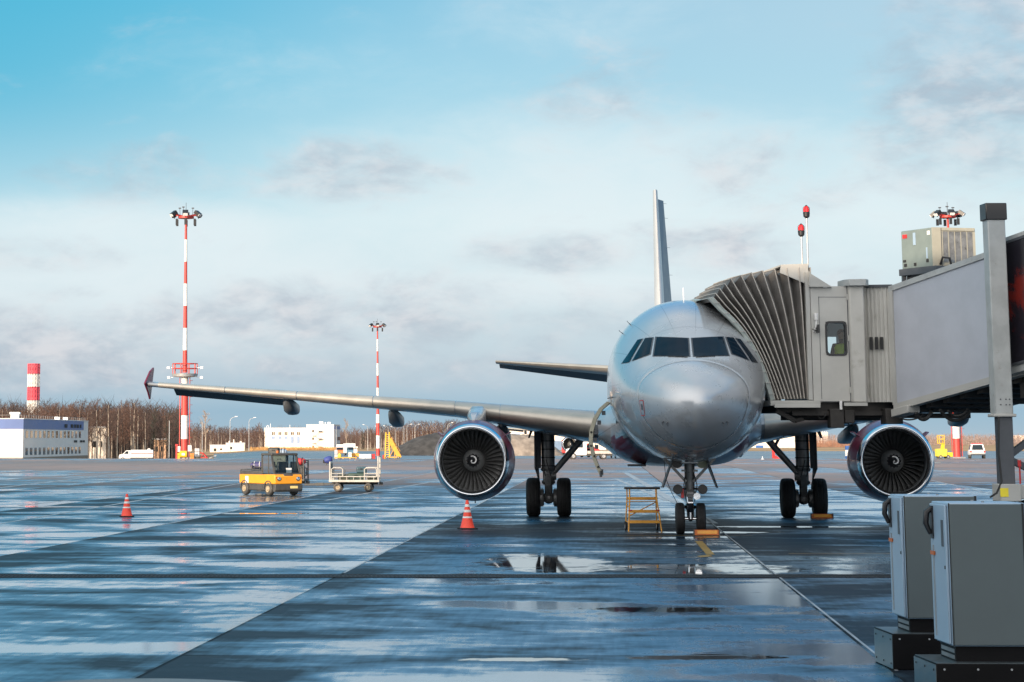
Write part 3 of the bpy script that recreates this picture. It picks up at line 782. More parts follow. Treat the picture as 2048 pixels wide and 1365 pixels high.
def make_main_gear(root, s):
    ax, ar = 17.71, s*3.795
    g = MB(); g.cyl(L(ax, ar, 1.35), L(ax, ar, 3.1), .20, .21, 20); g.cyl(L(ax, ar, .95), L(ax, ar, 1.35), .165, .17, 20)
    g.lathe([(0, .19), (.05, .21), (.10, .19)], L(ax, ar, .98), (0, 0, 1), 20); g.lathe([(0, .21), (.05, .235), (.10, .21)], L(ax, ar, 1.36), (0, 0, 1), 20)
    gear = g.build('main_gear', M_gear, root)
    g = MB(); g.cyl(L(ax, ar, .50), L(ax, ar, .98), .12, .12, 18); g.ball(L(ax, ar, .56), .19, 0, 14); g.build('piston', M_gear, gear)
    g = MB(); g.cyl(L(ax, ar-.62, .565), L(ax, ar+.62, .565), .075, n=14)
    for q in (-1, 1):
        g.lathe([(-.09, .24), (-.05, .27), (.07, .27), (.10, .22)], L(ax, ar+q*.235, .565), (0, 1, 0), 20)
        for k in range(9):
            an = 2*math.pi*k/9; g.cyl(L(ax-.26*math.cos(an)*0, ar+q*.17, .565)+L(.25*math.cos(an), 0, .25*math.sin(an)), L(ax, ar+q*.30, .565)+L(.25*math.cos(an), 0, .25*math.sin(an)), .028, n=8)
    g.build('axle', M_gear, gear)
    for q in (-1, 1):
        g = MB(); tyre(g, L(ax, ar+q*.4635, .575), .585, .42, (0, 1, 0)); g.build('wheel', [M_black, M_gear], gear)
    ins = -s
    g = MB(); g.tube([L(ax, ar+ins*.10, 1.25), L(ax, ar+ins*.75, 2.0), L(ax, ar+ins*1.45, 2.85)], [.09, .10, .11], 12); g.lathe([(-.1, .14), (.1, .14)], L(ax, ar+ins*.14, 1.22), (0, 1, 0), 12)
    g.build('side_brace', M_gear, gear)
    g = MB(); g.tube([L(ax, ar+ins*.12, 2.75), L(ax, ar+ins*.62, 2.45), L(ax, ar+ins*.80, 2.1)], .045, 8); g.tube([L(ax, ar+ins*.62, 2.45), L(ax, ar+ins*1.25, 2.75)], .035, 8); g.build('lock_link', M_gear, gear)
    # torque link and hoses
    g = MB(); g.bar(L(ax-.2, ar, 1.25), L(ax-.38, ar, .92), .18, .05); g.bar(L(ax-.38, ar, .92), L(ax-.15, ar, .62), .18, .05); g.build('torque_link', M_gear, gear)
    g = MB()
    for d in (-.06, .06): g.tube([L(ax-.2, ar+d+s*.12, 1.7), L(ax-.24, ar+d*1.4, 1.2), L(ax-.20, ar+d, .75)], .015, 6)
    for z in (1.5, 1.75, 2.0, 2.25): g.lathe([(0, .215), (.03, .215)], L(ax, ar, z), (0, 0, 1), 18)
    g.build('hydraulic_line', M_hose, gear)
    # gear door, hanging outboard
    out = s*.36
    g = MB(); g.prism([L(ax-.25, ar+out, 2.95), L(ax-.30, ar+out*1.02, 1.45), L(ax-.05, ar+out*.75, 1.15), L(ax+.05, ar+out*.7, .62), L(ax+.5, ar+out*.8, 1.0), L(ax+.7, ar+out, 1.5), L(ax+.6, ar+out, 2.95)], L(0, s*.05, 0))
    g.prism([L(ax-.25, ar+out, 1.45), L(ax-.25, ar+out, 2.9), L(ax-.20, ar+out-s*.17, 2.9), L(ax-.20, ar+out-s*.15, 1.45)], (.04, 0, 0))
    g.build('gear_door', M_dgrey, gear, bevel=.012)
    g = MB(); g.prism([L(ax-.2, ar+s*.42, 2.95), L(ax-.2, ar+s*.60, 2.35), L(ax-.2, ar+s*.56, 2.35), L(ax-.2, ar+s*.36, 2.8)], (.5, 0, 0)); g.build('hinge_flap', M_dgrey, gear)

def make_nose_gear(root):
    ax = 5.07
    g = MB(); g.cyl(L(ax, 0, 1.02), L(ax-.1, 0, 1.85), .115, .13, 18); g.cyl(L(ax, 0, .92), L(ax, 0, 1.05), .15, .15, 18); g.cyl(L(ax-.2, -.08, 1.0), L(ax-.2, .08, 1.0), .09, n=14)
    gear = g.build('nose_gear', M_gear, root)
    g = MB(); g.cyl(L(ax, 0, .40), L(ax, 0, .95), .085, .10, 16); g.lathe([(0, .10), (.04, .14), (.1, .14), (.14, .10)], L(ax, 0, .60), (0, 0, 1), 16); g.build('piston', M_chrome, gear)
    g = MB(); g.cyl(L(ax, -.30, .38), L(ax, .30, .38), .045, n=12); g.ball(L(ax, 0, .385), .075, 0, 12); g.build('axle', M_chrome, gear)
    for q in (-1, 1):
        g = MB(); tyre(g, L(ax, q*.255, .382), .385, .225, (0, 1, 0)); g.build('wheel', [M_black, M_gear], gear)
    g = MB()
    for q in (-1, 1): g.bar(L(ax-.1, q*.09, 1.28), L(ax-.15, q*.62, 1.86), .07, .09, 0, (1, 0, 0))
    g.bar(L(ax-.12, -.2, 1.55), L(ax-.12, .2, 1.55), .05, .05); g.build('drag_brace', M_gear, gear)
    for q in (-1, 1):
        g = MB(); g.prism([L(ax-.75, q*.40, 1.83), L(ax+.6, q*.40, 1.80), L(ax+.6, q*.66, 1.12), L(ax-.45, q*.64, 1.14)], L(0, q*.035, 0)); g.build('gear_door', M_dgrey, gear, bevel=.01)
        g = MB(); g.lathe([(0, .115), (.03, .12), (.14, .10), (.16, .03)], L(ax-.30, q*.30, 1.10), (1, 0, 0), 18, 0, True, True); g.bar(L(ax-.2, q*.3, 1.10), L(ax, 0, 1.12), .05, .05); g.build('taxi_light', M_blackp, gear)
    g = MB(); g.lathe([(0, .13), (.05, .13), (.12, .1)], L(ax-.18, .30, 1.74), (1, 0, 0), 16, 0, True, True); g.build('landing_light', mat('lamp_green', (.16, .20, .10), .3), gear)
    g = MB(); g.lathe([(0, .13), (.05, .13), (.12, .1)], L(ax-.18, -.30, 1.74), (1, 0, 0), 16, 0, True, True); g.build('landing_light', M_blackp, gear)
    g = MB(); g.lohi(L(ax-.28, .22, 1.72), L(ax-.18, -.22, 1.90)); g.build('gear_fairing', M_radome, gear, bevel=.02)
    g = MB(); g.bar(L(ax-.15, 0, .95), L(ax-.33, 0, .78), .12, .04); g.bar(L(ax-.33, 0, .78), L(ax-.12, 0, .55), .12, .04); g.build('torque_link', M_chrome, gear)
    g = MB(); g.cyl(L(ax-.22, .16, .93), L(ax-.10, .16, .93), .085, n=14); g.build('steering_motor', M_chrome, gear)
    g = MB(); g.box(L(ax-.22, -.19, 1.0), (.05, .07, .22)); g.build('red_tag', M_red, gear)
    g = MB(); g.tube([L(ax-.2, -.62, 1.80), L(ax-.2, -.58, 1.35), L(ax-.2, -.45, 1.02), L(ax-.2, -.22, .55)], .008, 5); g.tube([L(ax-.16, .1, 1.5), L(ax-.22, .17, 1.2), L(ax-.2, .1, .8)], .012, 6); g.tube([L(ax-.16, -.1, 1.5), L(ax-.22, -.15, 1.2), L(ax-.2, -.1, .8)], .012, 6)
    g.build('cable', M_hose, gear)
airliner = make_airliner()
# ------------------------------------------------------------------ jet bridge
BP = W(1690, 880, 56.0); BP.z = 0
bridge = thing('jet_bridge', 'beige jet bridge with folded bellows hood pressed to the airliner nose', 'jet bridge', BP)
BI = Matrix.Translation(-BP)
class BB(MB):
    """mesh given in world coordinates, stored relative to the bridge's base"""
    def build(s, *a, base=BP, **k):
        s.v = [v-base for v in s.v]; return MB.build(s, *a, **k)
def bpart(mb, name, m, parent=None, **k):
    return mb.build(name, m, parent or bridge, **k)
YB = 55.2                                   # plane of the near bellows wall
TOPS = [(1424, 603), (1429, 595), (1437, 585), (1448, 576), (1460, 566), (1480, 559), (1501, 554), (1523, 550), (1547, 547), (1571, 545), (1595, 544), (1618, 544)]
NB = len(TOPS)-1
def fold(i, frac=0.):
    """profile of fold i: near bottom -> near top -> far top -> far bottom; frac pushes it out (ridge) or in (valley)"""
    k = int(i); f = i-k
    t0 = TOPS[k]; t1 = TOPS[min(k+1, NB)]
    tx, ty = t0[0]+(t1[0]-t0[0])*f, t0[1]+(t1[1]-t0[1])*f
    u = i/NB; bx, by = 1549+(1621-1549)*u, 800-3*u
    bow = (1-u)**1.4
    pts = []
    for j in range(11):
        v = j/10
        px = bx+(tx-bx)*v+26*bow*4*v*(1-v)*(.55+.45*v); py = by+(ty-by)*v-8*bow*4*v*(1-v)
        p = W(px, py, YB); p.y -= frac*(.25+.75*min(1, v*1.3))
        if j == 10: p.z += frac*.55
        pts.append(p)
    far = [Vector((p.x, YB+3.3+(YB-p.y), p.z)) for p in pts[::-1]]
    mid = [Vector((pts[-1].x, YB+1.2, pts[-1].z+.03)), Vector((pts[-1].x, YB+2.2, pts[-1].z+.03))]
    return pts+mid+far
mb = BB(); rs = []
for i in range(NB):
    rs.append(fold(i, .14)); rs.append(fold(i+.5, -.10))
rs.append(fold(NB, .14))
mb.rings(rs, 0, False, False)
bel = bpart(mb, 'bellows', M_bellow)
for i in range(NB+1):
    mb = BB(); q = [p+Vector((0, -.012, .004)) for p in fold(i, .15)[:13]]
    mb.tube(q, .014, 5); mb.build('piping', M_piping, bel)
# cushion that meets the fuselage
mb = BB(); prof = [p+Vector((-.05, -.06, 0)) for p in fold(0, .14)]
rs = []
for i, p in enumerate(prof):
    d = (prof[min(i+1, len(prof)-1)]-prof[max(i-1, 0)]).normalized(); o = d.cross(Vector((0, 1, 0))).normalized() if abs(d.y) < .8 else Vector((1, 0, 0)).cross(d).normalized()
    a = Vector((-.09, 0, -.02)); b = Vector((0, -.13, 0)) if i < 12 else Vector((0, .02, .08))
    rs.append([p-a*.3+b*.4, p-a*.3-b*.6, p+a-b*.6, p+a+b, p+a*.2+b*1.2])
mb.rings(rs, 0, False)
pad_ = bpart(mb, 'bumper_pad', M_pad, bevel=.02)
mb = BB()
for i in range(1, 11):
    mb = BB(); p = (prof[i]+prof[i-1])/2; mb.box(p+Vector((-.03, -.12, 0)), (.13, .12, .02)); mb.build('pad_strap', M_beige2, pad_)
# hood over the bellows
h0 = YB-.15; h1 = YB+3.4
mb = BB(); A, B, C, D = W(1560, 546, h0), W(1562, 533, h0), W(1616, 531, h0), W(1619, 571, h0)
mb.prism([A, B, C, D], (0, .05, 0), 0)
mb.prism([B, C, C+P_(0, 0, .04), B+P_(0, 0, .04)], (0, h1-h0, 0), 0)
bpart(mb, 'hood', M_beige)
# upright frame between bellows and cab
mb = BB(); a = W(1622, 800, YB-.2); b = W(1618, 545, YB-.2)
mb.hexa([a+P_(-.05, 0, 0), a+P_(.05, 0, 0), a+P_(.05, .25, 0), a+P_(-.05, .25, 0), P_(a.x-.05, a.y, b.z), P_(a.x+.05, a.y, b.z), P_(a.x+.05, a.y+.25, b.z), P_(a.x-.05, a.y+.25, b.z)])
bpart(mb, 'bellows_frame', M_beige2)
# floor lip under the bellows
mb = BB(); l0, l1 = W(1541, 803, YB-.25), W(1641, 803, YB-.25)
mb.lohi((l0.x, l0.y, l0.z-.10), (l1.x, l0.y+3.6, l0.z+.02)); bpart(mb, 'floor_lip', M_beige2)
mb = BB(); q = W(1595, 808, YB-.4); mb.lohi((q.x-.55, q.y, q.z-.09), (q.x+.55, q.y+.1, q.z)); bpart(mb, 'floor_edge', M_beige)
# cab: front wall with a window hole, a side, a back wall with its own window, floor and roof
YC = 55.0
zb, zt = W(1660, 803, YC).z, W(1660, 573, YC).z
xl, xm, xr = W(1624, 690, YC).x, W(1698, 690, YC).x, W(1741, 690, YC).x
wx0, wx1 = W(1652, 680, YC).x, W(1693, 680, YC).x
wz0, wz1 = W(1670, 711, YC).z, W(1670, 644, YC).z
def wall_with_hole(mb, x0, x1, z0, z1, hx0, hx1, hz0, hz1, y0, y1, mi=0):
    mb.lohi((x0, y0, z0), (hx0, y1, z1), mi); mb.lohi((hx1, y0, z0), (x1, y1, z1), mi)
    mb.lohi((hx0, y0, z0), (hx1, y1, hz0), mi); mb.lohi((hx0, y0, hz1), (hx1, y1, z1), mi)
mb = BB(); wall_with_hole(mb, xl, xm, zb, zt, wx0, wx1, wz0, wz1, YC, YC+.08)
mb.lohi((xl, YC+.08, zb), (xl+.06, YC+.5, zt)); mb.lohi((xl, YC+.08, zb-.02), (xr+.6, YC+3.3, zb+.06)); mb.lohi((xl, YC+.08, zt-.1), (xr+.6, YC+3.3, zt-.02))
bx0, bx1 = W(1655, 690, YC+3.2).x, W(1674, 690, YC+3.2).x; bz0, bz1 = W(1665, 712, YC+3.2).z, W(1665, 674, YC+3.2).z
wall_with_hole(mb, xl, xr+.6, zb, zt, bx0, bx1, bz0, bz1, YC+3.2, YC+3.28)
cab = bpart(mb, 'cab', M_beige, recalc=False)
def rrect(x0, x1, z0, z1, y, r, n=5):
    out = []
    for cx, cz, a0 in ((x1-r, z0+r, -90), (x1-r, z1-r, 0), (x0+r, z1-r, 90), (x0+r, z0+r, 180)):
        for k in range(n+1):
            a = R(a0+90*k/n); out.append(Vector((cx+r*math.cos(a), y, cz+r*math.sin(a))))
    return out
mb = BB()
o_ = rrect(wx0-.015, wx1+.015, wz0-.015, wz1+.015, YC-.015, .1); i_ = rrect(wx0+.035, wx1-.035, wz0+.035, wz1-.035, YC-.015, .08)
o2 = rrect(wx0-.015, wx1+.015, wz0-.015, wz1+.015, YC+.02, .1); i2 = rrect(wx0+.035, wx1-.035, wz0+.035, wz1-.035, YC+.04, .08)
o3 = [Vector((min(max(p.x, wx0-.015), wx1+.015), YC-.003, p.z)) for p in o2]
mb.rings([o3, o_, i_, i2], 0, False, True, False, False)
win = mb.build('window', M_blackp, cab, recalc=False)
# fill the square corners of the hole behind the rounded frame
mb = BB(); sq = []
for p in i2:
    sq.append(Vector((wx0 if p.x < (wx0+wx1)/2 else wx1, YC+.045, wz0 if p.z < (wz0+wz1)/2 else wz1)))
mb.rings([sq, [p+P_(0, .006, 0) for p in i2]], 0, False, True, False, False); mb.build('window_gasket', M_blackp, cab, recalc=False)
mb = BB(); mb.add(i2, [tuple(range(len(i2)))]); mb.build('window_pane', M_clear, cab, recalc=False)
# door seams, lamp arm and small fixtures on the cab wall
mb = BB()
x_ = W(1640, 700, YC).x; mb.lohi((x_, YC-.004, zb+.05), (x_+.012, YC+.001, zt-.25)); mb.lohi((x_, YC-.004, zt-.27), (xm-.02, YC+.001, zt-.258)); mb.lohi((xm-.015, YC-.006, zb), (xm+.02, YC+.01, zt)); mb.build('door_seam', M_dgrey, cab)
for z in (.2, 1.45, 2.45): mb = BB(); mb.lohi((xm-.03, YC-.03, zb+z), (xm+.03, YC, zb+z+.14)); mb.build('hinge', M_beige2, cab)
mb = BB(); p = W(1630, 640, YC-.12); mb.tube([p+P_(-.02, .1, -.28), p+P_(.02, 0, -.18), p+P_(.03, 0, 0)], .018, 6); mb.cyl(p+P_(.03, 0, 0), p+P_(.03, 0, .16), .045, .05, 12)
mb.build('lamp_arm', M_refl, cab)
mb = BB(); p = W(1636, 658, YC-.15); mb.box(p, (.05, .16, .20), 0); mb.tube([p+P_(-.12, .1, .0), p+P_(-.04, .02, -.05), p], .012, 5); mb.build('mirror', M_blackp, cab)
mb = BB(); p = W(1650, 574, YC-.02); mb.box(p, (.09, .08, .05)); mb.build('lamp', M_refl, cab)
# sloping roof piece over the cab
mb = BB(); mb.prism([W(1619, 543, YC-.1), W(1622, 548, YC-.1), W(1664, 574, YC-.1), W(1619, 574, YC-.1)], (0, 3.3, 0)); bpart(mb, 'cab_roof', M_beige2)
# round corner column with its cap
mb = BB(); c0, c1 = W(1703, 805, YC-.1), W(1737, 805, YC-.1); 
mb.prism([P_(c0.x, YC+.05, zb-.03), P_(c0.x+.04, YC-.10, zb-.03), P_(c0.x+.36, YC-.18, zb-.03), P_(c1.x, YC-.02, zb-.03), P_(c1.x+.05, YC+.5, zb-.03), P_(c0.x, YC+.5, zb-.03)], (0, 0, zt-zb+.05)); bpart(mb, 'corner_column', M_beige, bevel=.03)
mb = BB(); mb.prism([P_(c0.x-.08, YC-.0, zt), P_(c0.x+.02, YC-.22, zt), P_(c0.x+.40, YC-.30, zt), P_(c1.x+.10, YC-.10, zt), P_(c1.x+.12, YC+.6, zt), P_(c0.x-.08, YC+.6, zt)], (0, 0, .16)); bpart(mb, 'column_cap', M_post, bevel=.012)
# ribbed curtain
mb = BB(); n = 24; p0, p1 = W(1728, 700, YC+.15), W(1788, 700, YC-.25); rs = []
for i in range(n+1):
    t = i/n; x = p0.x+(p1.x-p0.x)*t; y = p0.y+(p1.y-p0.y)*t-(.035 if i % 3 == 1 else 0)
    rs.append([P_(x, y, zb-.02), P_(x, y, zt-.02)])
mb.rings(rs, 0, False, False); cur = bpart(mb, 'ribbed_curtain', M_beige, recalc=False)
for k, (px) in enumerate((1742.5, 1753, 1763)):
    mb = BB(); p = W(px, 687, YC-.02-.08*k*.9); mb.lohi((p.x-.035, p.y-.03, p.z-.15), (p.x+.035, p.y+.02, p.z+.15)); mb.build('slot', M_dark, cur)
mb = BB(); mb.hexa([p0+P_(-.05, -.06, 0), p1+P_(0, -.06, 0), p1+P_(0, .5, 0), p0+P_(-.05, .5, 0)]+[q for q in (p0+P_(-.05, -.06, .06), p1+P_(0, -.06, .06), p1+P_(0, .5, .06), p0+P_(-.05, .5, .06))])
for v in mb.v: v.z += zt-.02-p0.z
bpart(mb, 'curtain_head', M_dgrey)
# tunnel
Ya, Yb = 54.7, 51.55
ta, tb_ = W(1783, 575, Ya), W(1980, 505, Yb); ba, bb_ = W(1790, 808, Ya), W(1980, 753, Yb)
ta.x = ba.x = (ta.x+ba.x)/2; H = ta.z-ba.z
d = Vector((tb_.x-ta.x, Yb-Ya, tb_.z-ta.z)); d2 = d*1.42
wdir = Vector((-d.y, d.x, 0)).normalized(); wdir = wdir if wdir.x > 0 else -wdir
TW = 2.9
def tbox(mb, s0, s1, z0, z1, w0, w1, mi=0):
    """box along the tunnel: s along its axis (0..1 = the visible panel), z from its floor, w across"""
    p = lambda s, z, w: ba+d*s+P_(0, 0, z)+wdir*w
    return mb.hexa([p(s0, z0, w0), p(s1, z0, w0), p(s1, z0, w1), p(s0, z0, w1), p(s0, z1, w0), p(s1, z1, w0), p(s1, z1, w1), p(s0, z1, w1)], mi)
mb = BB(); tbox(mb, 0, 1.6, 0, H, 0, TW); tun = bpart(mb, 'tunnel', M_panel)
mb = BB(); tbox(mb, -.02, 1.6, H-.10, H+.03, -.04, TW); mb.build('roof_edge', M_post, tun)
mb = BB(); tbox(mb, -.015, .02, -.02, H-.10, -.04, .2); mb.build('end_post', M_beige2, tun)
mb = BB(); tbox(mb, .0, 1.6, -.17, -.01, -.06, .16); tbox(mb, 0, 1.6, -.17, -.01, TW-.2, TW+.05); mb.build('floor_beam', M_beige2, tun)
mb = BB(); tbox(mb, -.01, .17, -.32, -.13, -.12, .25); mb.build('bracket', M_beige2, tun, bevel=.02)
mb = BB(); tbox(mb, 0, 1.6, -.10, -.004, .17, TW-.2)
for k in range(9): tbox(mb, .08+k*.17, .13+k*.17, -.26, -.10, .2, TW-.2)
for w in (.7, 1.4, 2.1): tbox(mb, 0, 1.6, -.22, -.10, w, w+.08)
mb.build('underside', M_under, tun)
# outer tunnel with the advertisement panel, mostly out of the frame
mb = BB(); tbox(mb, 1.13, 2.6, -.12, H+.14, -.22, TW+.2); out_t = bpart(mb, 'outer_tunnel', M_post)
def poster():
    m = bpy.data.materials.new('poster_print'); m.use_nodes = True; t = m.node_tree; g = Graph(t); p = t.nodes['Principled BSDF']
    tc = g.node('ShaderNodeTexCoord'); sep = g.node('ShaderNodeSeparateXYZ'); t.links.new(tc.outputs['Generated'], sep.inputs[0])
    n = g.noise(tc.outputs['Generated'], 6., 6., .65, .6)
    band = g.m('SUBTRACT', 1., g.m('ABSOLUTE', g.m('MULTIPLY', g.m('SUBTRACT', sep.outputs[2], g.m('ADD', .42, g.m('MULTIPLY', sep.outputs[0], .15))), 3.2)))
    f = g.mr(g.m('ADD', g.m('MULTIPLY', n, 1.1), g.m('MULTIPLY', band, .35)), .70, .92)
    c = g.mix(f, (.012, .010, .016), (.16, .014, .010))
    c = g.mix(g.mr(sep.outputs[2], .90, .97), c, (.20, .32, .42))
    g.put(p.inputs['Base Color'], c); p.inputs['Roughness'].default_value = .25; p.inputs['Coat Weight'].default_value = .4
    return m
mb = BB(); tbox(mb, 1.155, 2.5, .10, H-.02, -.245, -.21); mb.build('advertisement_panel', poster(), out_t)
mb = BB(); tbox(mb, 1.14, 1.155, .04, H+.04, -.26, -.2); tbox(mb, 1.155, 2.5, .04, .10, -.26, -.2); tbox(mb, 1.155, 2.5, H-.02, H+.04, -.26, -.2); mb.build('panel_frame', M_dgrey, out_t)
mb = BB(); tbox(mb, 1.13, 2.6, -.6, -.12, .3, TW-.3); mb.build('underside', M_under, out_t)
# lift column near the camera
YP = 50.6
pc = W(2006, 880, YP); pw = .40
zc0, zc1 = W(2000, 830, YP).z, W(1990, 440, YP).z
mb = BB(); mb.lohi((pc.x-pw/2, YP-.2, zc0), (pc.x+pw/2, YP+.2, zc1)); col_ = bpart(mb, 'lift_column', M_post, bevel=.025)
mb = BB(); mb.lohi((pc.x-.25, YP-.25, zc0-.05), (pc.x+.25, YP+.25, zc0+.02)); mb.build('collar', M_beige2, col_, bevel=.02)
mb = BB(); mb.lohi((pc.x-.24, YP-.23, zc1-.02), (pc.x+.24, YP+.23, zc1+.36)); mb.build('column_cap', M_blackp, col_, bevel=.02)
mb = BB(); mb.lohi((pc.x-.13, YP-.15, .5), (pc.x+.19, YP+.15, zc0-.04)); mb.build('inner_column', M_dgrey, col_, bevel=.015)
zf0, zf1 = W(2010, 1003, YP).z, W(2010, 968, YP).z
mb = BB(); mb.lohi((pc.x-.20, YP-.32, zf0), (pc.x+.26, YP+.3, zf1)); mb.lohi((pc.x+.26, YP-.2, zf0+.05), (pc.x+3.2, YP+.2, zf1-.02)); mb.build('wheel_beam', M_beige2, col_, bevel=.02)
mb = BB(); p = W(2009, 985, YP-.33); mb.lohi((p.x-.09, YP-.327, p.z-.10), (p.x+.09, YP-.319, p.z+.09)); mb.build('yellow_label', mat('label_yellow', (.75, .60, .03), .5), col_)
for q in (0, 1):
    mb = BB(); tyre(mb, P_(pc.x+.55+q*1.6, YP+.05, .5), .5, .34, (0, 1, 0)); mb.build('wheel', [M_black, M_gear], col_)
mb = BB(); mb.tube([P_(pc.x-.16, YP-.28, zc0-.05), P_(pc.x-.20, YP-.3, 2.0), P_(pc.x-.16, YP-.3, 1.4), P_(pc.x-.28, YP-.3, 1.15), P_(pc.x-.42, YP-.25, 1.05)], .022, 6); mb.build('cable', M_hose, col_)
mb = BB(); mb.cyl(P_(pc.x+.28, YP-.2, zf1), P_(pc.x+.28, YP-.2, zf1+.38), .02, n=8); mb.cyl(P_(pc.x+.28, YP-.2, zf1+.38), P_(pc.x+.28, YP-.2, zf1+.52), .04, n=10); mb.build('marker_lamp', M_red, col_)
mb = BB(); mb.bar(P_(pc.x+.2, YP+.1, 2.0), P_(pc.x+1.3, YP+.3, 2.75), .12, .14); mb.bar(P_(pc.x+.2, YP+.1, 1.85), P_(pc.x+1.6, YP+.3, 1.2), .12, .14); mb.build('column_strut', M_dgrey, col_)
mb = BB(); 
for zz in (zc0+.22, zc0+.34):
    for xx in (-.08, .04, .12): mb.cyl(P_(pc.x+xx, YP-.215, zz), P_(pc.x+xx, YP-.20, zz), .016, n=8)
mb.build('bolts', M_dgrey, col_)
# dark gear under the cab, with boxes, rails and hanging hoses
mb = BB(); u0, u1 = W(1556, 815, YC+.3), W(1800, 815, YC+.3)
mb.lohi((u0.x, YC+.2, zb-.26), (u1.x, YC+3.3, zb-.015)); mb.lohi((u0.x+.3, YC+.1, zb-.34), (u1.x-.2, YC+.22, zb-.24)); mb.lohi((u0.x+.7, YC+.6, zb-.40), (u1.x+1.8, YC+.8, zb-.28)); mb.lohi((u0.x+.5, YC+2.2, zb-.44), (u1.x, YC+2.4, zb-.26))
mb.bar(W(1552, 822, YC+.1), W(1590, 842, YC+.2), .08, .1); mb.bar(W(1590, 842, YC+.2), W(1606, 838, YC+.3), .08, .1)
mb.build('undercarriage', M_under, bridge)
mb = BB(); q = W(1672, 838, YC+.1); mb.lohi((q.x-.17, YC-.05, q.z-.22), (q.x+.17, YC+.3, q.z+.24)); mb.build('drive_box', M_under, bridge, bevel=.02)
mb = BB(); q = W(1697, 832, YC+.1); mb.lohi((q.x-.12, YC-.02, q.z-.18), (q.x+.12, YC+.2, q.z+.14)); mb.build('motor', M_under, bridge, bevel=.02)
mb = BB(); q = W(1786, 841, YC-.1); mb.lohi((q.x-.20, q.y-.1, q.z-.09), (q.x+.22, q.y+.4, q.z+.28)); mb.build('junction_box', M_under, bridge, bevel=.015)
mb = BB(); q = W(1682, 812, YC-.05); mb.lohi((q.x-.03, q.y, q.z-.12), (q.x+.03, q.y+.02, q.z+.12)); mb.build('scale_mark', M_refl, bridge)
mb = BB(); q = W(1712, 808, YC-.2); mb.lohi((q.x-.28, q.y, q.z-.05), (q.x+.28, q.y+.06, q.z+.03)); mb.build('tie_plate', M_beige2, bridge)
def hang(a, b, sag, Y, r, n=12):
    A, B = W(*a, Y), W(*b, Y); pts = []
    for i in range(n+1):
        t = i/n; p = A.lerp(B, t); p.z -= sag*4*t*(1-t); p.y += .05*math.sin(t*6); pts.append(p)
    m_ = BB(); m_.tube(pts, r, 7); m_.build('hose', M_hose, bridge)
hang((1832, 826), (1862, 824), .17, 54.0, .045); hang((1880, 820), (1940, 822), .24, 53.4, .04); hang((1896, 822), (1936, 818), .14, 53.2, .03); hang((1800, 836), (1846, 830), .08, 54.2, .02)
hang((1612, 824), (1628, 826), .10, 55.2, .014); hang((1634, 826), (1652, 824), .16, 55.1, .014); hang((1660, 824), (1676, 828), .08, 55.1, .014); hang((1694, 842), (1708, 838), .12, 55.0, .014); hang((1580, 826), (1604, 826), .08, 55.3, .014)
# beacon lights on thin poles above the cab
for px, pt, pb in ((1602, 461, 545), (1613.5, 424, 545)):
    b0 = W(px+3, pb, YC+.4); tz = W(px, pt, YC+.4)
    mb = BB(); x = b0.x; y = YC+.4; mb.cyl(P_(x, y, b0.z), P_(x, y, tz.z-.15), .022, n=8); pole = mb.build('beacon_pole', M_galv, bridge)
    mb = BB(); mb.lathe([(-.16, .03), (-.12, .075), (-.02, .085), (0, .07)], P_(x, y, tz.z), (0, 0, 1), 14, 0, True, True); mb.build('lamp_base', M_blackp, pole)
    mb = BB(); mb.lathe([(0, .066), (.08, .068), (.13, .05), (.15, .01)], P_(x, y, tz.z-.01), (0, 0, 1), 14, 0); mb.build('beacon_lens', M_redl, pole)
    mb = BB()
    for k in range(6):
        an = k*math.pi/3; mb.tube([P_(x+.078*math.cos(an), y+.078*math.sin(an), tz.z), P_(x+.075*math.cos(an), y+.075*math.sin(an), tz.z+.1), P_(x, y, tz.z+.165)], .009, 4)
    mb.build('lamp_guard', M_blackp, pole)

# ------------------------------------------------------------------ air conditioner on the tunnel roof
def roofpt(s, w, z): return ba+d*s+P_(0, 0, H+z)+wdir*w
ac0 = roofpt(.22, .75, .0)
ac = thing('air_conditioner', 'boxy beige rooftop air conditioner with louvred front standing on the jet bridge tunnel', 'air conditioner', ac0)
YA = ac0.y
class AB(BB):
    def build(s, *a, **k): return BB.build(s, *a, base=ac0, **k)
k0, k1, k2 = W(1803, 500, YA+1.1), W(1865, 500, YA), W(1950, 500, YA+.25)
az0, az1 = W(1865, 533, YA).z, W(1865, 455, YA).z
fl = [Vector((p.x, p.y, az0)) for p in (k0, k1, k2)]; bk = fl[0]+fl[2]-fl[1]
mb = AB(); mb.hexa(fl[:1]+fl[1:]+[bk]+[p+P_(0, 0, az1-az0) for p in fl+[bk]], 0); mb.build('casing', M_acside, ac, bevel=.02)
ux = (fl[2]-fl[1]); un = Vector((ux.y, -ux.x, 0)).normalized(); hz = P_(0, 0, az1-az0)
def acq(u0, u1, v0, v1, off, th=.01): 
    p = [fl[1]+ux*u+hz*v+un*off for u, v in ((u0, v0), (u1, v0), (u1, v1), (u0, v1))]; return p, un*th
mb = AB(); p, t_ = acq(-.005, 1.005, .0, 1.0, .0, .02); mb.prism(p, t_); mb.build('front_panel', M_ac, ac)
for k in range(5):
    mb = AB(); p, t_ = acq(.24+k*.145, .24+k*.145+.12, .10, .90, .021, .004); mb.prism(p, t_); mb.build('coil_grille', M_gear, ac)
mb = AB(); p, t_ = acq(.22, .98, .92, .97, .021, .03); mb.prism(p, t_); mb.build('top_rail', M_ac, ac)
mb = AB(); p, t_ = acq(.20, .21, .02, .98, .021, .01); mb.prism(p, t_); mb.build('panel_joint', M_dgrey, ac)
uy = fl[0]-fl[1]; vn = Vector((uy.y, -uy.x, 0)).normalized(); vn = vn if vn.x < 0 else -vn
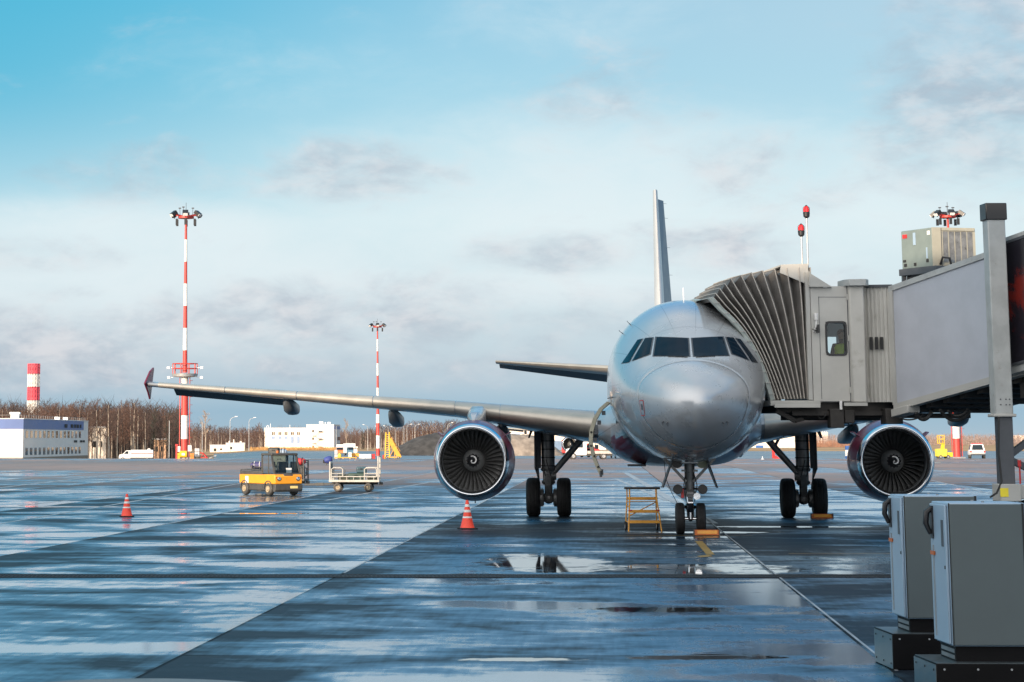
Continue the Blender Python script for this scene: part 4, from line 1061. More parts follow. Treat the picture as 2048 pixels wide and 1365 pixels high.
def acs(mb, u0, u1, v0, v1, off=.003, th=.012):
    p = [fl[1]+uy*u+hz*v+vn*off for u, v in ((u0, v0), (u1, v0), (u1, v1), (u0, v1))]; mb.prism(p, vn*th); return mb
for (u0, u1, v0, v1, m, nm) in ((.80, .94, .80, .90, M_red, 'red_plate'), (.06, .14, .82, .92, M_refl, 'white_plate'), (.52, .60, .60, .92, M_cabdoor, 'marking'), (.15, .19, .22, .50, M_cabdoor, 'marking'), (.84, .92, .06, .14, M_dark, 'vent_hole'), (.53, .60, .06, .14, M_dark, 'vent_hole'), (.13, .20, .12, .20, M_dark, 'vent_hole'), (.86, .95, .18, .24, M_dark, 'vent_hole')):
    acs(AB(), u0, u1, v0, v1).build(nm, m, ac)
mb = AB(); mb.hexa([p+P_(0, 0, -.16) for p in (fl[0]+vn*.1, fl[1]-P_(0, .25, 0), fl[2]+P_(0, -.1, 0), bk)]+[p for p in (fl[0]+vn*.1, fl[1]-P_(0, .25, 0), fl[2]+P_(0, -.1, 0), bk)])
for u in (.05, .95):
    q = fl[1]+uy*u; mb.lohi((q.x-.05, q.y-.05, q.z-.55), (q.x+.05, q.y+.05, q.z-.02)); q = fl[2]+uy*u; mb.lohi((q.x-.05, q.y-.05, q.z-.45), (q.x+.05, q.y+.05, q.z-.02))
mb.build('mounting_frame', M_dgrey, ac)
mb = AB(); mb.hexa([Vector((p.x, p.y, p.z-.75)) for p in (fl[0]+ux*.06-uy*.06, fl[1]+ux*.06+uy*.06, fl[2]-ux*.10+uy*.06, bk-ux*.1-uy*.06)]+[Vector((p.x, p.y, p.z-.1)) for p in (fl[0]+ux*.06-uy*.06, fl[1]+ux*.06+uy*.06, fl[2]-ux*.10+uy*.06, bk-ux*.1-uy*.06)]); mb.build('roof_curb', M_dgrey, ac)
mb = AB(); q = fl[1]+ux*.15+un*.05; mb.tube([q+hz*.05, q+un*.12+hz*.22, q+ux*.14+un*.16+hz*.20, q+ux*.22+un*.1-hz*.05], .03, 7); mb.build('pipe', M_blackp, ac)

# ------------------------------------------------------------------ worker inside the cab, behind the window
def person(name, label, joints, radii, edges, loc, clothes, headc):
    me = bpy.data.meshes.new(name); me.from_pydata(joints, edges, []); o = bpy.data.objects.new(name, me); scene.collection.objects.link(o)
    o.location = loc; o['label'] = label; o['category'] = 'person'
    sk = o.modifiers.new('skin', 'SKIN'); ss = o.modifiers.new('sub', 'SUBSURF'); ss.levels = 2; ss.render_levels = 2
    for v, r in zip(me.skin_vertices[0].data, radii): v.radius = (r, r)
    me.skin_vertices[0].data[0].use_root = True
    me.materials.append(clothes)
    sk.use_smooth_shade = True
    return o
pp = W(1684, 700, YC+1.0); pz = zb+.06
J = [(0, 0, .95), (0, 0, 1.15), (0, 0, 1.36), (0, 0, 1.47), (0, -.01, 1.56), (0, -.02, 1.68), (-.19, 0, 1.40), (-.26, -.02, 1.14), (-.20, -.20, .98), (.19, 0, 1.40), (.26, -.02, 1.14), (.20, -.20, .98), (-.10, 0, .90), (-.11, 0, .48), (-.11, .02, .08), (-.11, -.12, .03), (.10, 0, .90), (.11, 0, .48), (.11, .02, .08), (.11, -.12, .03)]
Rr = [.15, .145, .16, .06, .075, .10, .075, .055, .04, .075, .055, .04, .095, .07, .05, .04, .095, .07, .05, .04]
Ed = [(0, 1), (1, 2), (2, 3), (3, 4), (4, 5), (2, 6), (6, 7), (7, 8), (2, 9), (9, 10), (10, 11), (0, 12), (12, 13), (13, 14), (14, 15), (0, 16), (16, 17), (17, 18), (18, 19)]
wk = person('person', 'person in a yellow-green vest behind the jet bridge cab window', [(x, y, z*.94) for x, y, z in J], Rr, Ed, (pp.x, pp.y, pz), M_cloth, M_skin)
mb = MB(); rs = []
for z, a_, b_ in ((.86, .185, .175), (1.0, .18, .17), (1.15, .20, .18), (1.27, .23, .165), (1.345, .20, .13), (1.37, .11, .10)):
    rs.append([P_(a_*math.cos(2*math.pi*k/20), b_*math.sin(2*math.pi*k/20), z) for k in range(20)])
mb.rings(rs, 0, True, True, False, False); mb.build('vest', M_hivis, wk)
mb = MB(); mb.ball((0, -.02, 1.585), .112, 0, 16, (.9, 1.0, 1.12)); mb.ball((0, -.125, 1.57), .022, 0, 8); mb.build('face', M_skin, wk)
mb = MB(); mb.ball((0, .0, 1.62), .122, 0, 16, (.95, 1.0, .95)); mb.build('hair', M_cloth, wk)

# ------------------------------------------------------------------ two electrical cabinets at the lower right
def cabinet(cx_px, Yf, w, h, zbot, label, rot):
    p = W(cx_px, 880, Yf); root = thing('electrical_cabinet', label, 'cabinet', (p.x, Yf, 0), rot, 'grey cabinets on black bases')
    dep = .62
    mb = MB(); mb.lohi((-w/2, 0, zbot), (w/2, dep, zbot+h)); body = mb.build('body', M_cabdoor, root, bevel=.012)
    mb = MB(); mb.lohi((-w/2+.012, -.014, zbot+.01), (w/2-.035, .002, zbot+h-.012)); mb.build('side_panel', M_cab, root, bevel=.006)
    mb = MB(); mb.lohi((-w/2+.003, -.006, zbot+.005), (-w/2+.014, .004, zbot+h-.005)); mb.build('panel_gap', M_dark, root); mb = MB(); mb.lohi((w/2-.036, -.006, zbot+.005), (w/2-.012, .004, zbot+h-.005)); mb.build('panel_gap', M_dark, root)
    mb = MB(); mb.lohi((-w/2-.025, .03, zbot+.015), (-w/2-.002, dep-.03, zbot+h-.02)); door = mb.build('door', M_cabdoor, root, bevel=.008)
    xs = -w/2-.027
    mb = MB(); mb.tube([P_(xs, dep-.12, zbot+h-.06), P_(xs-.05, dep-.12, zbot+h-.10), P_(xs-.06, dep-.12, zbot+h-.20), P_(xs-.02, dep-.12, zbot+h-.30)], [.025, .03, .028, .018], 10); mb.lohi((xs-.012, dep-.17, zbot+h-.34), (xs, dep-.07, zbot+h-.04)); mb.build('handle', M_blackp, door)
    mb = MB(); mb.lohi((xs-.004, dep-.15, zbot+.06), (xs+.004, dep-.11, zbot+h-.40)); mb.build('door_strip', M_galv, door)
    mb = MB(); mb.lohi((xs-.012, dep-.20, zbot+h-.49), (xs, dep-.05, zbot+h-.455)); mb.build('lock', M_chock, door)
    mb = MB(); mb.lohi((xs-.003, .10, zbot+h-.40), (xs+.002, .17, zbot+h-.16)); mb.build('label_plate', M_dgrey, door)
    mb = MB(); mb.lohi((xs-.004, .06, zbot+h-.60), (xs+.002, .085, zbot+h-.57)); mb.build('keyhole', M_dark, door)
    mb = MB(); mb.lohi((-w/2+.03, .03, zbot-.14), (w/2-.02, dep-.03, zbot)); pl = mb.build('plinth', M_base, root)
    for z in (-.12, -.065):
        mb = MB(); mb.lohi((-w/2+.026, .07, zbot+z), (-w/2+.032, dep-.07, zbot+z+.035)); mb.build('vent', M_gear, pl)
    zt_ = zbot-.14
    mb = MB(); mb.lohi((-w/2-.19, -.14, 0), (w/2+.30, dep+.10, zt_)); base = mb.build('base', M_base, root, bevel=.008)
    mb = MB(); mb.lohi((-w/2-.195, -.13, .01), (-w/2-.188, dep+.09, zt_-.012)); mb.build('side_sheet', M_basel, base)
    mb = MB(); mb.lohi((-w/2-.18, -.13, zt_), (w/2+.29, dep+.09, zt_+.004)); mb.build('top_sheet', M_basel, base)
    for k in range(5):
        mb = MB(); c = P_(-w/2-.12+k*.30, -.14, zt_-.05); mb.cyl(c, c+P_(0, -.006, 0), .010, n=8); mb.build('screw', M_galv, base)
    for z in (.06, zt_-.06):
        for y in (-.06, .28, .62):
            mb = MB(); c = P_(-w/2-.195, y, z); mb.cyl(c, c+P_(-.005, 0, 0), .010, n=8); mb.build('screw', M_dark, base)
    for y in (.12, .5):
        mb = MB(); c = P_(0, y, zbot+h); mb.cyl(c, c+P_(0, 0, .012), .014, n=8); mb.build('lifting_bolt', M_galv, body)
    return root
cabinet(1967, 20.9, .70, 1.285, .465, 'grey cabinet on a black base, nearer and farther right of the pair', R(-2))
cabinet(1876, 23.6, .76, 1.25, .50, 'grey cabinet on a black base, half hidden behind the nearer cabinet', R(-2))
# ------------------------------------------------------------------ things on the apron
class TB(MB):
    pass
def ground_at(px, py):
    Y = HC*FPX/(py-HY); return P_((px-VX)/FPX*Y, Y, 0)

# traffic cones
def make_cone(label, loc, k=1.):
    root = thing('traffic_cone', label, 'traffic cone', loc, .2, 'orange traffic cones')
    def rad(z): return .165-.135*(z-.03)/.67
    mb = MB(); mb.lathe([(.03, .185), (.05, .17), (.27, rad(.27)), (.31, rad(.31)), (.41, rad(.41)), (.47, rad(.47)), (.54, rad(.54)), (.60, rad(.60)), (.69, .035), (.70, .03), (.70, .001)], (0, 0, 0), (0, 0, 1), 28, 0)
    mb.build('cone_body', M_orange, root)
    for z0, z1 in ((.27, .31), (.41, .47), (.54, .60)):
        mb = MB(); mb.lathe([(z0, rad(z0)+.003), (z1, rad(z1)+.003)], (0, 0, 0), (0, 0, 1), 28, 0); mb.build('reflective_band', M_refl, root)
    mb = MB(); mb.lohi((-.21, -.21, 0), (.21, .21, .035)); mb.build('base', M_black, root, bevel=.012)
    root.scale = (k, k, k)
make_cone('orange traffic cone standing alone on the wet apron before the yellow tug', ground_at(255, 1032), .98)
make_cone('orange traffic cone standing just under the airliner left engine', ground_at(933, 1056), 1.06)

# wheel chocks
def make_chock(label, loc, rz, w=.60):
    root = thing('wheel_chock', label, 'wheel chock', loc, rz, 'orange wheel chocks')
    mb = MB(); mb.prism([P_(-w/2, -.08, 0), P_(-w/2, -.06, .13), P_(-w/2, .05, .13), P_(-w/2, .10, 0)], (w, 0, 0)); mb.build('block', M_chock, root, bevel=.01)
    mb = MB(); mb.prism([P_(-w/2+.08, -.083, .035), P_(-w/2+.08, -.068, .115), P_(-w/2+.08, -.062, .115), P_(-w/2+.08, -.07, .035)], (w-.12, 0, 0)); mb.build('reflective_strip', mat('chock_strip', (.85, .35, .03), .35), root)
    for x in (-w/2-.015, w/2-.005):
        mb = MB(); mb.prism([P_(x, -.09, 0), P_(x, -.07, .145), P_(x, .06, .145), P_(x, .11, 0)], (.03, 0, 0)); mb.build('end_plate', M_charc, root)
def ac_world(a, r, z=0): 
    return P_(AX+a*SP+r*CP, AY+a*CP-r*SP, z)
make_chock('orange wheel chock with a bright strip against the nose wheel', ac_world(4.62, .36), -PSI)
make_chock('orange wheel chock against the main wheel under the right wing', ac_world(17.05, 4.25), -PSI, .62)

# yellow maintenance steps
st_p = ground_at(1283, 1060)
steps = thing('maintenance_steps', 'small yellow wheeled step ladder with dark top rail beside the nose wheel', 'step ladder', st_p, 0)
sw, sd = .80, .62
def both(f):
    for q in (-1, 1): f(q)
for q in (-1, 1):
    mb = MB(); mb.tube([P_(q*(sw/2+.02), -sd/2, .0), P_(q*(sw/2-.06), -.06, .86), P_(q*(sw/2-.06), -.04, 1.08)], .019, 8); mb.build('front_leg', M_ylw2, steps)
    mb = MB(); mb.tube([P_(q*(sw/2-.0), sd/2+.05, .10), P_(q*(sw/2-.03), sd/2-.1, .86), P_(q*(sw/2-.03), sd/2-.1, 1.08)], .017, 8); mb.build('rear_leg', M_ylw2, steps)
    mb = MB(); mb.tube([P_(q*(sw/2-.02), -sd/2+.05, .22), P_(q*(sw/2-.01), sd/2-.03, .24)], .014, 6); mb.tube([P_(q*(sw/2-.04), -.1, .62), P_(q*(sw/2-.03), sd/2-.05, .62)], .014, 6); mb.build('side_bar', M_ylw2, steps)
    mb = MB(); tyre(mb, P_(q*(sw/2+.0), sd/2+.02, .12), .12, .05, (1, 0, 0), 0, 1, 20); mb.build('wheel', [M_black, M_galv], steps)
for z, y in ((.24, -.27), (.50, -.19), (.82, -.06)):
    mb = MB(); mb.lohi((-sw/2+.03, y, z-.035), (sw/2-.03, y+.22, z+.035)); mb.build('tread', M_ylw2, steps, bevel=.008)
mb = MB(); mb.tube([P_(-sw/2-.03, -.06, 1.08), P_(sw/2+.03, -.06, 1.08), P_(sw/2+.03, sd/2-.08, 1.08), P_(-sw/2-.03, sd/2-.08, 1.08), P_(-sw/2-.03, -.06, 1.08)], .028, 8); mb.build('top_rail', M_charc, steps)
mb = MB(); mb.tube([P_(-sw/2+.04, -.2, .40), P_(sw/2-.05, .18, .72)], .014, 6); mb.tube([P_(-sw/2+.02, sd/2-.08, .74), P_(sw/2-.02, sd/2-.08, .74)], .012, 6); mb.build('cross_brace', M_ylw2, steps)
for q in (-1, 1):
    mb = MB(); mb.lohi((q*(sw/2-.05)-.05, -.20, .515), (q*(sw/2-.05)+.05, -.185, .545)); mb.build('red_tag', M_red, steps)

# yellow tow tractor
TUG_Y = 95.0
tp = ground_at(541, 989); GA = R(31.6)
tug = thing('tow_tractor', 'yellow baggage tractor with dark glazed cab pulling luggage carts', 'tow tractor', tp, -math.pi/2+GA)
TW2 = .66
mb = MB(); mb.lohi((-1.45, -TW2+.04, .20), (1.42, TW2-.04, .50)); chassis = mb.build('chassis', M_charc, tug, bevel=.04)
mb = MB()
prof = [(-1.46, .48), (-1.46, .86), (.30, .86), (1.40, .88), (1.47, .80), (1.47, .48)]
mb.prism([P_(x, -TW2, z) for x, z in prof], (0, 2*TW2, 0)); bodyp = mb.build('body', M_yellow, tug, bevel=.03)
mb = MB(); mb.lohi((-1.44, -TW2+.01, .855), (.35, TW2-.01, 1.0)); deck = mb.build('deck', M_charc, tug, bevel=.02)
mb = MB(); mb.tube([P_(-1.40, -TW2+.05, 1.0), P_(-1.40, -TW2+.05, 1.05), P_(.2, -TW2+.05, 1.05)], .02, 6); mb.tube([P_(-1.40, TW2-.05, 1.0), P_(-1.40, TW2-.05, 1.05), P_(.2, TW2-.05, 1.05)], .02, 6); mb.tube([P_(-1.4, -TW2+.05, 1.05), P_(-1.4, TW2-.05, 1.05)], .02, 6); mb.build('deck_rail', M_charc, tug)
# lower bumper with recess
mb = MB(); mb.prism([P_(1.43, -TW2, .16), P_(1.50, -TW2, .24), P_(1.50, -TW2, .47), P_(1.30, -TW2, .47), P_(1.30, -TW2, .16)], (0, 2*TW2, 0)); mb.build('bumper', M_charc, tug, bevel=.02)
mb = MB(); mb.lohi((1.495, .06, .30), (1.51, .42, .40)); mb.build('number_plate', mat('plate_yellow', (.80, .62, .25), .4), tug)
# cab
A = [(.34, .88), (.34, 1.66), (1.08, 1.66), (1.36, .90)]
for q in (-1, 1):
    for (x0, z0), (x1, z1) in ((A[0], A[1]), (A[3], A[2])):
        mb = MB(); mb.bar(P_(x0, q*(TW2-.05), z0-.04), P_(x1, q*(TW2-.07), z1+.02), .07, .07); mb.build('cab_post', M_charc, tug)
    mb = MB(); y = q*(TW2-.055); mb.add([P_(x, y, z) for x, z in ((.37, .90), (.37, 1.62), (1.06, 1.62), (1.32, .90))], [(0, 1, 2, 3)]); mb.build('side_window', M_clear, tug, recalc=False)
    mb = MB(); mb.bar(P_(.86, q*(TW2-.04), .5), P_(.86, q*(TW2-.06), 1.64), .035, .03); mb.build('door_post', M_charc, tug)
    mb = MB(); mb.lathe([(0, .10), (.012, .105), (.02, .085)], P_(1.455, q*.46, .70), (1, 0, .12), 18, 1, True, True); mb.lathe([(.0, .078), (.03, .06), (.035, .01)], P_(1.47, q*.46, .70), (1, 0, .12), 18, 0, True); mb.build('headlight', [M_chrome, M_charc], tug)
    mb = MB(); mb.box(P_(1.462, q*.585, .74), (.03, .10, .06)); mb.build('indicator', M_chock, tug)
mb = MB(); mb.add([P_(1.345, -TW2+.08, .92), P_(1.345, TW2-.08, .92), P_(1.09, TW2-.10, 1.62), P_(1.09, -TW2+.10, 1.62)], [(0, 1, 2, 3)]); mb.build('windscreen', M_clear, tug, recalc=False)
mb = MB(); mb.add([P_(.345, -TW2+.08, .92), P_(.345, TW2-.08, .92), P_(.345, TW2-.10, 1.62), P_(.345, -TW2+.10, 1.62)], [(0, 1, 2, 3)]); mb.build('rear_window', M_clear, tug, recalc=False)
mb = MB(); mb.lohi((.28, -TW2+.02, 1.64), (1.16, TW2-.02, 1.74)); mb.build('cab_roof', M_charc, tug, bevel=.03)
mb = MB(); mb.lohi((1.30, -TW2+.01, .85), (1.40, TW2-.01, .93)); mb.prism([P_(1.36, -.26, .86), P_(1.46, -.20, .80), P_(1.46, .20, .80), P_(1.36, .26, .86)], (0, 0, .06)); mb.build('cowl', M_charc, tug, bevel=.01)
mb = MB(); mb.lohi((.42, -.50, .5), (.85, -.06, .98)); mb.lohi((.40, -.50, .95), (.52, -.06, 1.38)); mb.build('seat', M_blackp, tug, bevel=.03)
mb = MB(); mb.lohi((.42, .06, .5), (.85, .50, .98)); mb.lohi((.40, .06, .95), (.52, .50, 1.38)); mb.build('seat', M_blackp, tug, bevel=.03)
mb = MB(); mb.lohi((1.05, -TW2+.1, .85), (1.28, TW2-.1, 1.04)); mb.lathe([(0, .17), (.02, .18), (.03, .16)], P_(1.0, -.28, 1.08), (-.6, 0, .8), 16, 0, True); mb.build('dashboard', M_blackp, tug)
mb = MB(); mb.box(P_(1.285, .12, 1.03), (.02, .26, .20)); mb.build('paper', M_refl, tug)
mb = MB(); mb.lathe([(0, .05), (.02, .055), (.09, .05), (.11, .02)], P_(.9, -.2, 1.74), (0, 0, 1), 12, 0, True, True); mb.build('beacon', M_chock, tug)
mb = MB(); mb.lohi((-.95, -TW2-.006, .50), (-.70, -TW2+.01, .78)); mb.build('side_sign', M_refl, tug)
for x in (-1.02, .92):
    for q in (-1, 1):
        mb = MB(); tyre(mb, P_(x, q*(TW2-.08), .27), .27, .20, (0, 1, 0), 0, 0, 26); w_ = mb.build('wheel', [M_charc], tug)
        mb = MB(); mb.lathe([(0, .14), (.03, .13), (.02, .07), (.06, .05), (.065, .001)], P_(x, q*(TW2+.005), .27), (0, q, 0), 18); mb.build('rim', M_hub, w_)
    for q in (-1, 1):
        mb = MB(); rs = []
        for k in range(9):
            an = math.pi*k/8; c, s_ = math.cos(an), math.sin(an)
            rs.append([P_(x+.30*c, q*(TW2-.2), .28+.30*s_), P_(x+.30*c, q*(TW2+.02), .28+.30*s_), P_(x+.36*c, q*(TW2+.02), .28+.34*s_), P_(x+.36*c, q*(TW2-.2), .28+.34*s_)])
        mb.rings(rs, 0, False); mb.build('mudguard', M_charc, tug)
mb = MB(); mb.bar(P_(-1.45, 0, .34), P_(-1.62, 0, .34), .10, .08); mb.build('tow_hitch', M_charc, tug)

# baggage carts
def make_cart(label, loc, rz, Lc=2.25, Wc=1.25, tall=1.55, m=None, ends=True, bar=1.15):
    root = thing('baggage_cart', label, 'baggage cart', loc, rz, 'baggage carts')
    m = m or M_cart
    mb = MB(); mb.lohi((-Lc/2, -Wc/2, .42), (Lc/2, Wc/2, .52)); mb.build('platform', m, root, bevel=.015)
    mb = MB(); mb.lohi((-Lc/2+.1, -.12, .30), (Lc/2-.1, .12, .42)); mb.lohi((-Lc/2+.28, -Wc/2+.1, .24), (-Lc/2+.40, Wc/2-.1, .42)); mb.lohi((Lc/2-.58, -Wc/2+.1, .24), (Lc/2-.46, Wc/2-.1, .42)); mb.build('axle_frame', M_charc, root)
    for x in (-Lc/2+.38, Lc/2-.50):
        for q in (-1, 1):
            mb = MB(); tyre(mb, P_(x, q*(Wc/2-.14), .19), .19, .12, (0, 1, 0), 0, 1, 22); w_ = mb.build('wheel', [M_charc, M_hub], root)
    for x, t in ((-Lc/2+.05, tall-.25), (Lc/2-.05, tall)):
        mb = MB()
        mb.tube([P_(x, -Wc/2+.03, .5), P_(x, -Wc/2+.03, t), P_(x, Wc/2-.03, t), P_(x, Wc/2-.03, .5)], .035, 7)
        for z in (.75, 1.0, 1.25): mb.tube([P_(x, -Wc/2+.03, z), P_(x, Wc/2-.03, z)], .018, 6)
        mb.build('end_frame', m, root)
    if ends:
        mb = MB(); mb.lohi((-Lc/2+.02, -Wc/2+.06, .60), (-Lc/2+.06, Wc/2-.06, tall-.30)); mb.build('end_panel', M_charc, root)
    for q in (-1, 1):
        for x0, x1 in ((-Lc/2+.12, -Lc/2+.62), (Lc/2-.66, Lc/2-.12)):
            y = q*(Wc/2-.03)
            mb = MB(); mb.tube([P_(x0, y, .52), P_(x0, y, .98), P_(x0+.08, y, 1.05), P_(x1-.08, y, 1.05), P_(x1, y, .98), P_(x1, y, .66)], .026, 7); mb.tube([P_(x0, y, .80), P_(x1, y, .80)], .018, 6); mb.build('side_hoop', m, root)
        mb = MB(); y = q*(Wc/2-.03); mb.tube([P_(-Lc/2+.12, y, .66), P_(Lc/2-.12, y, .66)], .024, 7)
        for k in range(7): mb.tube([P_(-Lc/2+.2+k*.3, y, .52), P_(-Lc/2+.2+k*.3, y, .66)], .014, 6)
        mb.build('side_rail', m, root)
    mb = MB(); mb.bar(P_(-Lc/2+.2, 0, .34), P_(-Lc/2-bar, 0, .30), .08, .07); mb.bar(P_(-Lc/2-bar*.55, 0, .32), P_(-Lc/2-bar*.25, 0, .33), .14, .12); mb.build('tow_bar', M_charc, root)
    mb = MB(); mb.bar(P_(Lc/2-.05, 0, .36), P_(Lc/2+.12, 0, .34), .12, .14); mb.build('hitch', M_charc, root)
    return root
cp = ground_at(710, 982)
make_cart('white tubular baggage cart carrying a few dark suitcases', cp, R(-6))
c1p = ground_at(560, 979.5)
make_cart('dark framed baggage cart loaded high with bags behind the yellow tractor', c1p, R(-10), 2.5, 1.3, 1.35, M_charc, False, .5)
def suitcase(label, loc, size, m, rz=0., tilt=0., kind='suitcase', name='suitcase'):
    root = thing(name, label, kind, loc, rz); x, y, z = size
    if name == 'suitcase':
        mb = MB(); mb.lohi((-x/2, -y/2, 0), (x/2, y/2, z)); mb.build('shell', m, root, bevel=min(size)*.2, seg=3)
        mb = MB(); mb.lohi((-x/2-.004, -y/2-.004, z*.47), (x/2+.004, y/2+.004, z*.53)); mb.build('zip', M_blackp, root)
        mb = MB(); mb.tube([P_(-x*.12, -y/2, z*.62), P_(-x*.1, -y/2-.04, z*.66), P_(x*.1, -y/2-.04, z*.66), P_(x*.12, -y/2, z*.62)], .014, 6); mb.build('handle', M_blackp, root)
    else:
        mb = MB(); rs = []
        for i in range(9):
            t = i/8; k = math.sin(math.pi*(.08+.84*t))**.45; rs.append([P_(-x/2+x*t, y/2*k*math.cos(a), z/2+z/2*k*math.sin(a)*(.93+.07*math.sin(5*t+a))) for a in [2*math.pi*j/16 for j in range(16)]])
        mb.rings(rs, 0, True); mb.build('bag_body', m, root, ang=60)
        for xx in (-x*.2, x*.2):
            mb = MB(); mb.tube([P_(xx, y*.505*math.cos(a), z/2+z*.51*math.sin(a)) for a in [2*math.pi*j/16 for j in range(17)]], .014, 5); mb.build('strap', M_refl if 'strap' in label else M_blackp, root)
    return root
def lc(root_loc, rz, x, y, z): 
    c, s_ = math.cos(rz), math.sin(rz); return P_(root_loc.x+c*x-s_*y, root_loc.y+s_*x+c*y, root_loc.z+z)
m_green = mat('case_green', (.025, .055, .045), .5); m_teal = mat('case_teal', (.035, .08, .105), .5); m_olive = mat('case_olive', (.06, .065, .045), .55); m_purple = mat('bag_purple', (.055, .05, .15), .6); m_redbag = mat('bag_red', (.45, .03, .035), .6); m_blue = mat('bag_blue', (.03, .05, .22), .6); m_blk = mat('case_black', (.02, .024, .024), .45)
suitcase('dark green suitcase lying in the middle of the white cart', lc(cp, R(-6), .08, -.2, .52), (.74, .45, .30), m_green, R(-6))
suitcase('teal suitcase stacked on the dark green one on the white cart', lc(cp, R(-6), .30, -.15, .82), (.46, .40, .28), m_teal, R(-2))
suitcase('olive suitcase lying at the left end of the white cart', lc(cp, R(-6), -.50, -.25, .52), (.48, .42, .24), m_olive, R(5))
suitcase('low olive case at the right end of the white cart', lc(cp, R(-6), .78, .0, .52), (.42, .40, .20), m_olive, R(-12))
rz1 = R(-10)
suitcase('purple strapped duffel bag on the cart behind the tractor deck', lc(c1p, rz1, -1.0, -.25, .95), (.62, .40, .36), m_purple, rz1, kind='bag', name='duffel_bag')
suitcase('dark navy suitcase at the bottom of the loaded cart', lc(c1p, rz1, -.86, -.2, .52), (.74, .5, .42), m_blk, rz1)
suitcase('black suitcase low in the middle of the loaded cart', lc(c1p, rz1, -.02, .1, .52), (.7, .55, .55), m_blk, rz1)
suitcase('olive suitcase second in the middle pile of the loaded cart', lc(c1p, rz1, .0, .1, 1.07), (.72, .55, .52), m_olive, rz1)
suitcase('black suitcase topmost, seen above the tractor cab roof', lc(c1p, rz1, -.28, .05, 1.59), (.50, .42, .34), m_blk, rz1)
suitcase('pale blue bag beside the black case above the cab roof', lc(c1p, rz1, .14, .05, 1.59), (.34, .3, .30), mat('bag_pale', (.28, .36, .46), .6), rz1, kind='bag', name='duffel_bag')
suitcase('black suitcase standing at the right end of the loaded cart', lc(c1p, rz1, .97, -.25, .52), (.46, .42, .62), m_blk, rz1)
suitcase('red bag on the right end of the cart behind the tractor', lc(c1p, rz1, .98, -.25, 1.14), (.52, .42, .34), m_redbag, rz1, kind='bag', name='duffel_bag')

# ------------------------------------------------------------------ far side of the apron
def zof(py, Y): return HC-(py-HY)/FPX*Y
def far(px, Y): X = (px-VX)/FPX*Y; return P_(X, Y, gz(X, Y))
S = lambda Y: FPX/Y
M_steelw = mat('mast_white', (.72, .70, .66), .5); M_steelr = mat('mast_red', (.48, .05, .04), .5)

